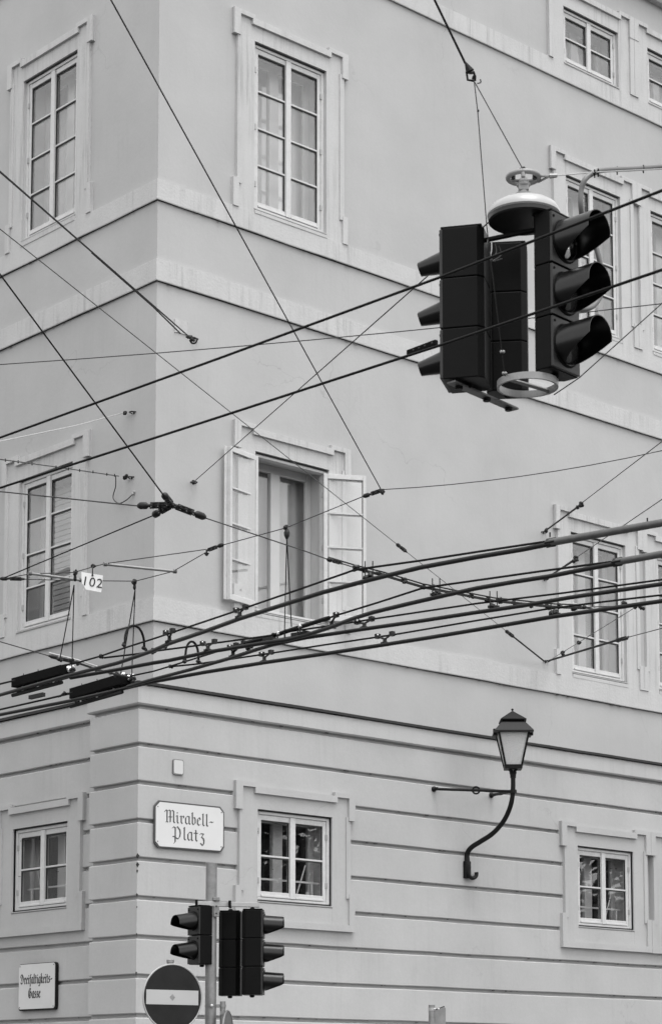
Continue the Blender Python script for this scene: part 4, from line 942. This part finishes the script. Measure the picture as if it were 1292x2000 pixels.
# frog (switch) where the second and third wires meet
fz = empty('wire_frog', tuple(atZ(555, 1253, ZT)), 'dark metal wire switch where the second and third contact wires meet below the open window', 'wire switch')
def bar(a, b, w, h, name, m, par):
    d = (b - a).normalized(); s = d.cross(Vector((0, 0, 1))).normalized() * w; u = Vector((0, 0, h)); mb = MB()
    mb.hexa([a - s - u, b - s - u, b + s - u, a + s - u, a - s + u, b - s + u, b + s + u, a + s + u]); return mb.build(name, m, par, bevel=.004)
bar(atZ(519, 1256, ZT + .02), atZ(592, 1244, ZT + .02), .035, .018, 'frog_plate', 'tubem', fz)
bar(atZ(519, 1254, ZT + .03), atZ(538, 1251, ZT + .03), .05, .03, 'frog_end', 'clamp', fz); bar(atZ(574, 1244, ZT + .03), atZ(606, 1239, ZT + .03), .05, .028, 'frog_end', 'clamp', fz)
for k, (x, y) in enumerate(((533, 1240), (542, 1236), (556, 1233), (581, 1226), (585, 1222), (594, 1232))):
    q = atZ(x, y, ZC); mb = MB(); mb.tube([q, q - Vector((0, 0, .07))], .007, 6); mb.build('frog_post', 'clamp', fz); lump(fz, q, 8, 'frog_clamp', 'bright' if k in (1, 4) else 'clamp', seed=40 + k)
# black switch boxes
def sbox(label, p0, p1, h, z, wd=.09):
    a, b = atZ(*p0, z), atZ(*p1, z); d = (b - a).normalized(); s = d.cross(Vector((0, 0, 1))).normalized()
    e = empty('switch_box', tuple((a + b) / 2), label, 'switch box', 'black wire switch boxes')
    mb = MB(); u = Vector((0, 0, h))
    mb.hexa([a - s * wd, b - s * wd, b + s * wd, a + s * wd, a - s * wd + u, b - s * wd + u, b + s * wd + u, a + s * wd + u]); mb.build('cover', 'inner', e, bevel=.006)
    L = (b - a).length
    for k in range(9):
        t = a + d * L * (k + .3) / 9.5; mb = MB(); mb.tube([t + Vector((0, 0, .0)), t - Vector((0, 0, .05))], .011, 6); mb.build('contact_stud', 'bright' if k % 3 == 1 else 'clamp', e)
    r0 = a - Vector((0, 0, .03)) - s * .03; r1 = b - Vector((0, 0, .02)) - s * .03
    mb = MB(); mb.tube([r0, r1], .016, 8); mb.build('runner', 'wire', e)
    mb = MB(); mb.tube([r0 + s * .07 - Vector((0, 0, .05)), r1 + s * .07 - Vector((0, 0, .06))], .02, 6); mb.build('runner', 'wire2', e)
    for k, t in enumerate((.86, .93, 1.0, 1.06)):
        lump(e, a.lerp(b, t) + Vector((0, 0, h * (.35 if k % 2 else .75))) - s * .05, 15, 'end_fitting', 'clamp' if k != 2 else 'bright', seed=60 + k)
    for t in (.15, .45): 
        q = a.lerp(b, t) + u; mb = MB(); mb.tube([q, q + Vector((0, 0, .035))], .005, 6); mb.build('cover_bolt', 'clamp', e)
sbox('upper left black wire switch box on the two topmost contact wires', (32, 1344), (128, 1318), .095, ZT + .045, .06)
sbox('lower right black wire switch box in front of the quoin band', (145, 1366), (246, 1337), .11, ZT + .045, .06)
# jumper loops
def loop(label, a, b, topy, z):
    A, B = atZ(*a, z), atZ(*b, z); mid = (a[0] + b[0]) / 2; D0 = depth(A)
    pts = []
    for i in range(17):
        t = i / 16; ang = math.pi * (1 - t); x = mid + (b[0] - a[0]) / 2 * math.cos(ang); yb = a[1] + (b[1] - a[1]) * t
        y = yb - (min(a[1], b[1]) - topy) * (math.sin(ang) ** .8); pts.append(atD(x, y, D0 + (depth(B) - D0) * t))
    o = wire('jumper_cable', label, pts, 4.8, 'wire2', 'jumper cable loops', 'cable', n=8)
    for q, sd_ in ((pts[0], 1), (pts[-1], 2)): lump(o, q - Vector((0, 0, .01)), 11, 'cable_lug', 'clamp', 70 + sd_)
loop('larger arched jumper cable over the topmost wires near the corner', (244, 1256), (282, 1266), 1217, ZC)
loop('smaller arched jumper cable over the second and third wires', (362, 1288), (388, 1292), 1251, ZC)

# --- span across the wires, from the star joint down to the right
sp_pts = [atD(402, 1012, 17.6), atD(600, 1078, 17.5), atD(641, 1093, 17.4), atZ(694, 1109, ZC + .03), atZ(748, 1122, ZC + .03), atZ(825, 1145, ZC + .02), atZ(881, 1156, ZC + .02), atZ(963, 1172, ZC + .02), atZ(1082, 1184, ZC + .02), atZ(1141, 1186, ZC + .02), atZ(1197, 1184, ZC + .03), atZ(1250, 1183, ZC + .03)]
S1 = wire('span_wire', 'span wire with many clamps crossing above the four contact wires below the open window', sp_pts, 2.4, 'steel', SPW)
mb = MB(); mb.tube([p + Vector((0, 0, .02)) for p in sp_pts[2:10]], rad(3, sp_pts[4]), 6); mb.build('span_cable', 'clamp', S1)
mb = MB(); mb.tube([p - Vector((0, 0, .012)) for p in sp_pts[3:10]], rad(3.2, sp_pts[4]), 6); mb.build('span_cable', 'clamp', S1)
insulator(S1, atZ(638, 1092, ZC + .06), atZ(668, 1100, ZC + .05), 9); insulator(S1, atZ(1145, 1186, ZC + .02), atZ(1118, 1186, ZC + .02), 8)
insulator(S1, atZ(750, 1124, ZC + .02), atZ(735, 1118, ZC + .02), 7)
for k, (x, y) in enumerate(((694, 1110), (712, 1113), (748, 1123), (789, 1135), (825, 1146), (845, 1148), (881, 1156), (919, 1164), (950, 1171), (975, 1174), (1003, 1177), (1037, 1183), (1070, 1184), (1092, 1184), (1118, 1188), (1215, 1182), (1240, 1183), (1252, 1187))): lump(S1, atZ(x, y, ZC + .02), 12 if k % 3 else 15, 'span_clamp', seed=90 + k)
for k, (x, y, T_) in enumerate(((720, 1127, T1), (851, 1160, T2), (963, 1184, T3), (1082, 1198, T4))):
    q = atZ(x, y, ZT + .045); e_ = lump(T_, q, 17, 'suspension_clamp', seed=120 + k)
    mb = MB()
    for s in (-.03, .03): mb.tube([q + HR * s - Vector((0, 0, .03)), q + HR * s + Vector((0, 0, .13))], .005, 6)
    mb.tube([q - HR * .05 - Vector((0, 0, .005)), q + HR * .05 - Vector((0, 0, .005))], .012, 6); mb.build('suspension_bolt', 'clamp', T_)
# --- star joint
N2 = atD(336, 986, 17.3)
sj = empty('star_joint', tuple(N2), 'four-armed star of insulators joining span wires in front of the corner', 'insulator')
for k, (x, y, z_) in enumerate(((320, 966, 17.1), (268, 988, 17.4), (299, 1007, 17.5), (402, 1011, 17.6))):
    t_ = atD(x, y, z_); insulator(sj, t_, N2, 14.5, name='insulator_arm')
lump(sj, N2, 16, 'centre_shackle', seed=5); lump(sj, N2 + HR * .05 - Vector((0, 0, .02)), 13, 'centre_shackle', seed=6)
wire('span_wire', 'span wire from the left edge at mid height diagonally down to the star joint', [atD(0, 535, 14.8), atD(320, 968, 17.1)], 3.4, 'wire2', SPW, e0=8)
wire('span_wire', 'thin span wire nearly level from the left edge to the star joint', [atD(0, 960, 18.2), atD(268, 988, 17.4)], 2.6, 'steel', SPW, e0=8)
wire('span_wire', 'span wire from the star joint sloping down left to the bridle joint', [atD(299, 1007, 17.5), atD(10, 1128, 19.3)], 2.6, 'wire2', SPW)
# --- bridle with tubes and the 102 plate
ZB = 6.2
BJ = 'bridle wires and tubes'
B1 = wire('bridle_wire', 'upper thin bridle wire passing over the 102 plate', P_([(10, 1130), (58, 1121), (145, 1118), (182, 1107), (205, 1101), (402, 1073)], ZB), 1.9, 'steel', BJ, e0=6)
insulator(B1, atZ(0, 1130, ZB), atZ(50, 1131, ZB), 8)
B2 = wire('bridle_wire', 'lower thin bridle wire passing behind the 102 plate', P_([(40, 1131), (147, 1134), (265, 1135), (338, 1116), (402, 1079)], ZB), 1.9, 'steel', BJ)
for lb, a, b in (('pale spreader tube left of the corner edge, above the jumper cables', (205, 1102), (341, 1116)), ('pale spreader tube to the left of the 102 plate', (58, 1120), (158, 1133))):
    A, B = atZ(*a, ZB - .01), atZ(*b, ZB - .01); e = wire('spreader_tube', lb, [A, B], 5.6, 'galv', 'spreader tubes', 'tube', n=12)
    d = (B - A).normalized()
    for q in (A, B): mb = MB(); mb.tube([q - d * .012, q + d * .018], rad(8.5, q), 10); mb.build('end_cap', 'tubem', e)
def drop(parent, cl, ends, lab):
    top_ = atZ(cl[0], cl[1] + 6, ZB - .02); lump(parent, atZ(cl[0], cl[1], ZB), 12, 'drop_clamp', seed=int(cl[0]))
    mb = MB(); q = top_; mb.lathe(q - Vector((0, 0, .05)), [(.006, 0), (.016, .02), (.012, .06), (.018, .08)], n=8); mb.build('drop_link', 'clamp', parent)
    for (x, y) in ends:
        pass
drop(B1, (147, 1119), (), ''); drop(B2, (263, 1136), (), '')
DR = 'thin drop wires'
wire('drop_wire', 'left drop wire from the clamp beside the 102 plate to the upper switch box', [atZ(145, 1143, ZB - .1), atZ(118, 1284, ZC + .02)], 2.2, 'wire2', DR)
wire('drop_wire', 'right, near vertical drop wire from the clamp beside the 102 plate', [atZ(145, 1143, ZB - .1), atZ(140.5, 1314, ZC - .02)], 2.2, 'wire2', DR)
wire('drop_wire', 'left drop wire through the larger jumper cable loop', [atZ(264, 1152, ZB - .08), atZ(236, 1316, ZC)], 2.2, 'wire2', DR)
wire('drop_wire', 'right drop wire through the larger jumper cable loop', [atZ(264, 1152, ZB - .08), atZ(257, 1333, ZC - .02)], 2.2, 'wire2', DR)
# the 102 plate
hk = atZ(182, 1106, ZB); pc = hk
pl = empty('number_plate', tuple(atZ(180, 1140, ZB - .15)), 'white metal plate numbered 102 hanging from the bridle wire', 'plate')
Dpl = depth(hk) - .05
cn_ = [(158.5, 1118.5), (161, 1140), (167, 1151), (198, 1157), (201.5, 1124)]
pts = [atD(x, y, Dpl) for x, y in [(159, 1117), (201.5, 1124), (198, 1157), (168.5, 1151.5), (160, 1138)]]
nrm = -(HF); mb = MB(); n = len(pts)
mb.add([p for p in pts] + [p + FW * .003 for p in pts], [tuple(range(n)), tuple(range(2 * n - 1, n - 1, -1))] + [(i, (i + 1) % n, n + (i + 1) % n, n + i) for i in range(n)])
mb.build('plate', 'plate', pl)
fc_ = bpy.data.curves.new('number_102', 'FONT'); fc_.body = '102'; fc_.size = .115; fc_.extrude = .0006; fc_.align_x = 'CENTER'; fc_.align_y = 'CENTER'; fc_.offset = .0; fc_.space_character = 1.12
fo = bpy.data.objects.new('tmp_text', fc_); col.objects.link(fo); bpy.context.view_layer.update()
me = bpy.data.meshes.new_from_object(fo.evaluated_get(bpy.context.evaluated_depsgraph_get())); bpy.data.objects.remove(fo)
xr = (atD(198, 1137.6, Dpl) - atD(162, 1131.5, Dpl)).normalized(); zn = -FW; xr = (xr - zn * xr.dot(zn)).normalized(); yr = zn.cross(xr)
ctr = atD(180.5, 1138, Dpl) - FW * .003
for v in me.vertices: v.co = ctr + xr * v.co.x + yr * v.co.y + zn * v.co.z
me.materials.clear(); me.materials.append(M['ink2']); no = bpy.data.objects.new('number', me); col.objects.link(no); no.parent = pl; no.matrix_parent_inverse = parent_inv(pl)
mb = MB(); mb.tube([hk + Vector((0, 0, .02)), atD(181, 1112, Dpl), atD(181, 1124, Dpl - .01)], .006, 6); mb.build('hook', 'clamp', pl); lump(pl, hk, 10, 'hook_clamp', seed=9)
mb = MB(); mb.lathe(atD(181, 1124, Dpl - .004), [(.01, 0), (.01, .004)], -HF, 10); mb.build('rivet', 'tubem', pl)
# --- central span: clamp, drop point, upper node
S2 = wire('span_wire', 'thin span wire rising past the open window to the upper clamp', [atD(403, 1074, 18.7), atD(437, 1064, 18.6), atD(558, 1031, 18.4), atD(710, 969, 18.1), atD(748, 956, 18.0)], 2.0, 'steel', SPW)
insulator(S2, atD(437, 1063, 18.6), atD(402, 1076, 18.7), 8.5); lump(S2, atD(404, 1082, 18.7), 9, seed=14)
insulator(S2, atD(708, 970, 18.1), atD(750, 956, 18.0), 9); lump(S2, atD(744, 962, 18.0), 11, seed=15)
lump(S2, atD(557, 1029, 18.4), 11, 'drop_clamp', seed=16); mb = MB(); q = atD(560, 1042, 18.4); mb.lathe(q - Vector((0, 0, .05)), [(.008, 0), (.024, .03), (.026, .06), (.012, .09)], n=8); mb.build('drop_link', 'clamp', S2)
wire('drop_wire', 'left of the two drop wires in front of the open window', [atD(560, 1050, 18.4), atZ(555, 1250, ZT + .05)], 2.3, 'wire2', DR)
wire('drop_wire', 'right of the two drop wires in front of the open window', [atD(560, 1050, 18.4), atZ(569, 1224, ZC)], 2.3, 'wire2', DR)
wire('span_wire', 'long thin wire from the upper edge down to the clamp right of the open window', [atD(217, 0, 11.2), atD(743, 955, 18.0)], 3.2, 'wire2', SPW, e0=8)
wire('span_wire', 'thin wire rising gently from the clamp right of the open window to the right edge', [atD(750, 956, 18.0), atD(1292, 880, 17.4)], 1.9, 'steel', SPW, e1=8, sag=.05)
# --- wires fixed to the right facade
an = atR(378, 664, 0.0); W2 = wire('anchor_cable', 'dark twin cable from the upper left edge to the eye by the patch plate', [atD(0, 335, 14.6), atD(372, 660, 24.0)], 4.4, 'wire2', 'cables fixed to the walls', e0=8)
wire_b = MB(); wire_b.tube([atD(180, 494, 18.5), atD(300, 600, 22), atD(352, 651, 23.6)], .008, 6); wire_b.build('second_strand', 'wire2', W2)
eye_anchor(W2, an, NR_, 13); lump(W2, atD(371, 661, 24.05), 14, seed=17); mb = MB(); mb.torus(atD(378, 665, 24.1), .035, .01, HF, 16, 6); mb.build('cable_ring', 'clamp', W2)
an = atR(1064, 1292, 0.0)
W3 = wire('anchor_cable', 'long thin wire from the left edge down across the open window to the right wall', [atD(0, 447, 14.8), atR(1060, 1290, .10)], 2.2, 'steel', 'cables fixed to the walls', e0=8)
eye_anchor(W3, an, NR_, 12)
for (a, b) in (((774, 1076), (794, 1094)), ((987, 1244), (1003, 1254))):
    ta = (a[0]) / 1060; p0, p1 = atD(0, 447, 14.8), atR(1060, 1290, .10)
    def on(px_): 
        lo, hi = 0, 1
        for _ in range(40):
            m_ = (lo + hi) / 2; q = p0.lerp(p1, m_); x = CXP + FPX * (q - CAM).dot(RT) / (q - CAM).dot(FW)
            if x < px_: lo = m_
            else: hi = m_
        return p0.lerp(p1, lo)
    insulator(W3, on(a[0]), on(b[0]), 7.5)
mb = MB(); mb.tube([on(1003), atR(1060, 1290, .10)], rad(3.2, an), 6); mb.build('lower_rod', 'wire2', W3)
for lab, (ax, ay), (ix, iy), (bx, by), Dm, De, px in (('highest anchored wire beside the right window column', (1060, 1040), (1133, 986), (1292, 862), 27.0, 20.5, 2.2),
        ('anchored wire passing behind the two grey tubes at the right window', (1062, 1132), (1125, 1092), (1292, 975), 27.4, 20.5, 2.2)):
    a_ = atR(ax, ay, 0); s_ = atR(ax + 5, ay - 4, .12); e_ = atD(bx, by, De)
    W = wire('anchor_cable', lab, [s_, e_], px, 'steel', 'cables fixed to the walls', e1=8); eye_anchor(W, a_, NR_, 11)
    t_ = (ix - ax) / (bx - ax)
    Dq = 1 / ((1 - t_) / depth(s_) + t_ / De); ip = atD(ix, iy, Dq); i2 = atD(ix - 14, iy + 10, Dq + .4)
    lump(W, ip, 13, 'turnbuckle', seed=ix); lump(W, atD(ix - 7, iy + 5, Dq + .2), 9, 'turnbuckle', seed=ix + 1)
    mb = MB(); mb.tube([s_, ip], rad(3.4, s_), 6); mb.build('anchor_rod', 'wire2', W); lump(W, s_, 10, 'rod_end', seed=ax)
a_ = atR(1072, 1290, .10)
W = wire('anchor_cable', 'wire rising from the wall anchor to the clamp on the span at the right window', [a_, atZ(1243, 1184, ZC + .03)], 1.8, 'steel', 'cables fixed to the walls')
for x, y, D_ in ((1097, 1276, 27.0), (1130, 1256, 25.2)): lump(W, atD(x, y, D_), 11, 'turnbuckle', seed=x)
W = wire('anchor_cable', 'lowest anchored wire at the right window, running to the right edge', [a_, atD(1205, 1250, 23.5), atD(1292, 1227, 22)], 1.9, 'steel', 'cables fixed to the walls', e1=8)
mb = MB(); mb.tube([a_, atD(1205, 1250, 23.5)], rad(3.8, a_), 6); mb.build('anchor_rod', 'wire2', W); insulator(W, atD(1203, 1251, 23.5), atD(1226, 1245, 23.2), 9)
an = atR(377, 943, 0)
G_ = wire('anchor_cable', 'dark wire from an eye on the right wall up to the hanging traffic lights', [atR(381, 939, .12), atD(990, 402, 12.75)], 3.0, 'wire2', 'cables fixed to the walls'); eye_anchor(G_, an, NR_, 12); lump(G_, atR(379, 941, .10), 10, seed=71)
# --- wires fixed to the left facade
an = atL(262, 806, 0); W = wire('anchor_cable', 'pale slack wire from a hook on the left wall, above the window', [atD(0, 862, 21), atD(150, 831, 22.8), atL(238, 807, .08)], 2.0, 'pale', 'cables fixed to the walls', e0=6); eye_anchor(W, an, NL_, 12); lump(W, atL(245, 806, .06), 10, 'hook', seed=81)
an = atL(258, 933, 0); W = wire('anchor_cable', 'wire with small ties from a hook on the left wall to the left edge', [atD(0, 897, 20.5), atD(110, 912, 22), atL(232, 930, .10)], 2.2, 'steel', 'cables fixed to the walls', e0=6); eye_anchor(W, an, NL_, 12); lump(W, atL(245, 932, .06), 11, 'hook', seed=82)
for x, y in ((11, 899), (36, 902), (63, 906), (110, 912.5), (134, 916), (156, 919), (182, 922), (209, 926.5), (224, 928.5)):
    D_ = 20.5 + (x / 224) * 3.1; mb = MB(); q = atD(x, y, D_); mb.tube([q - Vector((0, 0, .014)), q + Vector((0, 0, .016))], .006, 6); mb.build('cable_tie', 'wire2', W)
mb = MB(); an2 = atL(262, 962, 0); mb.tube(smooth_path([atL(226, 929, .08), atL(226, 950, .05), atL(221, 972, .05), atL(232, 983, .06), atL(248, 976, .05), an2]), .0065, 6); mb.build('loose_loop', 'steel', W); lump(W, atL(262, 962, .01), 8, 'loop_fixing', 'pale', 83)
wire('span_wire', 'thin wire at the left edge rising to the cross span above the upper switch box', [atZ(0, 1253, 5.85), atZ(96, 1281, ZC + .05)], 2.2, 'steel', SPW, e0=6)
sx = [atZ(96, 1281, ZC + .05), atZ(153, 1295, ZC + .03), atZ(194, 1309, ZC), atZ(230, 1318, ZC), atZ(258, 1324, ZC)]
S5 = wire('cross_span', 'short cross span with clamps between the two black switch boxes', sx, 4.5, 'clamp', SPW); insulator(S5, sx[0], sx[1], 8)
mb = MB(); mb.tube([p + Vector((0, 0, .03)) for p in sx[:3]], .008, 6); mb.build('span_strand', 'bright', S5)
for k, (x, y) in enumerate(((117, 1288), (140, 1291), (153, 1295), (188, 1308), (215, 1314), (228, 1317), (240, 1320), (255, 1325))): lump(S5, atZ(x, y, ZC + .01), 11, 'span_clamp', 'bright' if k in (4, 6) else 'clamp', 140 + k)
# --- near contact wires crossing in front of the hanging lights
NW = 'near contact wires'
wire('contact_wire', 'upper of the two dark near wires crossing in front of the hanging traffic lights', P_([(0, 855), (430, 699), (860, 541), (1292, 372)], ZT), 5.6, 'wire2', NW, e0=6, e1=4, n=10)
F2 = wire('contact_wire', 'lower near dark wire, with a clamp bar left of the hanging traffic lights', P_([(0, 953), (430, 814), (860, 674), (1292, 527)], ZT), 5.6, 'wire2', NW, e0=6, e1=4, n=10)
a, b = atZ(796, 690, ZT + .03), atZ(852, 669, ZT + .03); bar(a, b, .012, .016, 'splice_bar', 'inner', F2)
for t in (.2, .4, .6, .85): mb = MB(); q = a.lerp(b, t) - HF * .013; mb.ball(q, .008, 5); mb.build('splice_bolt', 'clamp', F2)
wire('span_wire', 'very thin grey wire crossing behind the hanging traffic lights from edge to edge', [atD(0, 712, 16.2), atD(1292, 593, 14.6)], 2.1, 'steel', SPW, e0=8, e1=6, sag=.03)
# --- suspension of the hanging lights
H1_ = wire('hanging_cable', 'black cable from the top edge down to the forked fitting over the traffic lights', [atD(848, 0, 12.4), atD(908, 124, 12.5)], 4.6, 'wire2', 'cables of the hanging traffic lights', 'cable', e0=3, n=8)
mb = MB(); p0, p1, p2 = atD(908, 122, 12.5), atD(917, 140, 12.5), atD(925, 158, 12.5)
mb.tube([p0, p1], [.006, .026], 10); mb.tube([p1 - HR * .02, p1 - HR * .014 - Vector((0, 0, .05)), p2], .007, 6); mb.tube([p1 + HR * .02, p1 + HR * .03 - Vector((0, 0, .03)), p2 + HR * .005], .007, 6); mb.build('forked_fitting', 'wire2', H1_)
lump(H1_, p1 + HR * .01, 12, seed=201); lump(H1_, atD(925, 150, 12.5), 9, seed=202)
mb = MB(); mb.tube(smooth_path([atD(931, 163, 12.5), atD(938, 161, 12.5), atD(937, 155, 12.5)]), .004, 6); mb.build('wire_tail', 'steel', H1_)
top_r = V(-.01, -.085, zr + .012)
H2_ = wire('hanging_cable', 'thin wire from the forked fitting to the ring on top of the dome', [atD(926, 160, 12.5), top_r], 2.3, 'steel', 'cables of the hanging traffic lights', 'cable'); lump(H2_, top_r, 12, seed=203); mb = MB(); mb.tube([top_r - HF * .004, top_r - Vector((0, 0, .05)) - HF * .01], .012, 8); mb.build('ring_binding', 'porc', H2_)
H3_ = wire('hanging_cable', 'thin wire from the forked fitting down past the heads to the bottom ring', [atD(925, 158, 12.4), atD(932, 217, 12.3), atD(950, 445, 12.2), atD(985, 735, 12.2), V(-.12, -.12, zl_ + .02)], 2.0, 'wire2', 'cables of the hanging traffic lights', 'cable')
lump(H3_, atD(932, 217, 12.3), 6, seed=204); 
for y, x in ((687, 980), (729, 984)): mb = MB(); mb.ball(atD(x - 2, y, 12.19), .009, 5); mb.ball(atD(x + 2.5, y, 12.19), .009, 5); mb.build('wire_grip', 'porc', H3_)
mb = MB(); w0, w1 = V(.09, -.02, zr), V(.09, .03, zr); w2 = atD(1072, 344, 12.6); w3 = atD(1087, 343, 12.6)
H4_ = wire('hanging_cable', 'thin pale stay wire from the dome ring to the right edge under the grey hose', [w3, atD(1150, 337, 12.7), atD(1292, 330, 12.2)], 2.6, 'pale', 'cables of the hanging traffic lights', 'cable', e1=4)
mb.tube([w0, w2], .0075, 6); mb.tube([w1 - Vector((0, 0, .015)), w2], .0075, 6); mb.tube([w2, w3], [.016, .012], 8); mb.build('wire_wedge', 'porc', H4_)
hz = [atD(1292, 325, 13.15), atD(1240, 329, 12.95), atD(1180, 332, 12.75), atD(1160, 337, 12.7), atD(1142, 350, 12.65), atD(1134, 372, 12.65), atD(1133, 400, 12.65), atD(1138, 430, 12.7), atD(1150, 455, 12.75), atD(1160, 475, 12.8), atD(1169, 505, 12.8), atD(1174, 540, 12.8), atD(1172, 575, 12.75), atD(1160, 595, 12.7), atD(1146, 603, 12.65), atD(1125, 605, 12.6)]
Hz = wire('grey_hose', 'grey hose from the right edge looping down behind the right traffic light head', [ext(hz[1], hz[0], 3)] + smooth_path(hz), 10.5, 'hose', 'cables of the hanging traffic lights', 'hose', n=12)
for x, y, D_ in ((1160, 337, 12.66), (1167, 335, 12.68), (1204, 331, 12.83), (1255, 328, 13.0)):
    q = atD(x, y, D_); mb = MB(); mb.torus(q, .0155, .004, HR, 14, 6); mb.tube([q - Vector((0, 0, .016)), q - Vector((0, 0, .032))], .004, 6); mb.build('hose_tie', 'wire2', Hz)
wire('hanging_cable', 'thin dark stay wire from the bottom ring rising to the right edge', [atD(1081, 771, 12.6), atD(1130, 738, 12.75), atD(1292, 592, 13.6)], 2.2, 'wire2', 'cables of the hanging traffic lights', 'cable', e1=4)
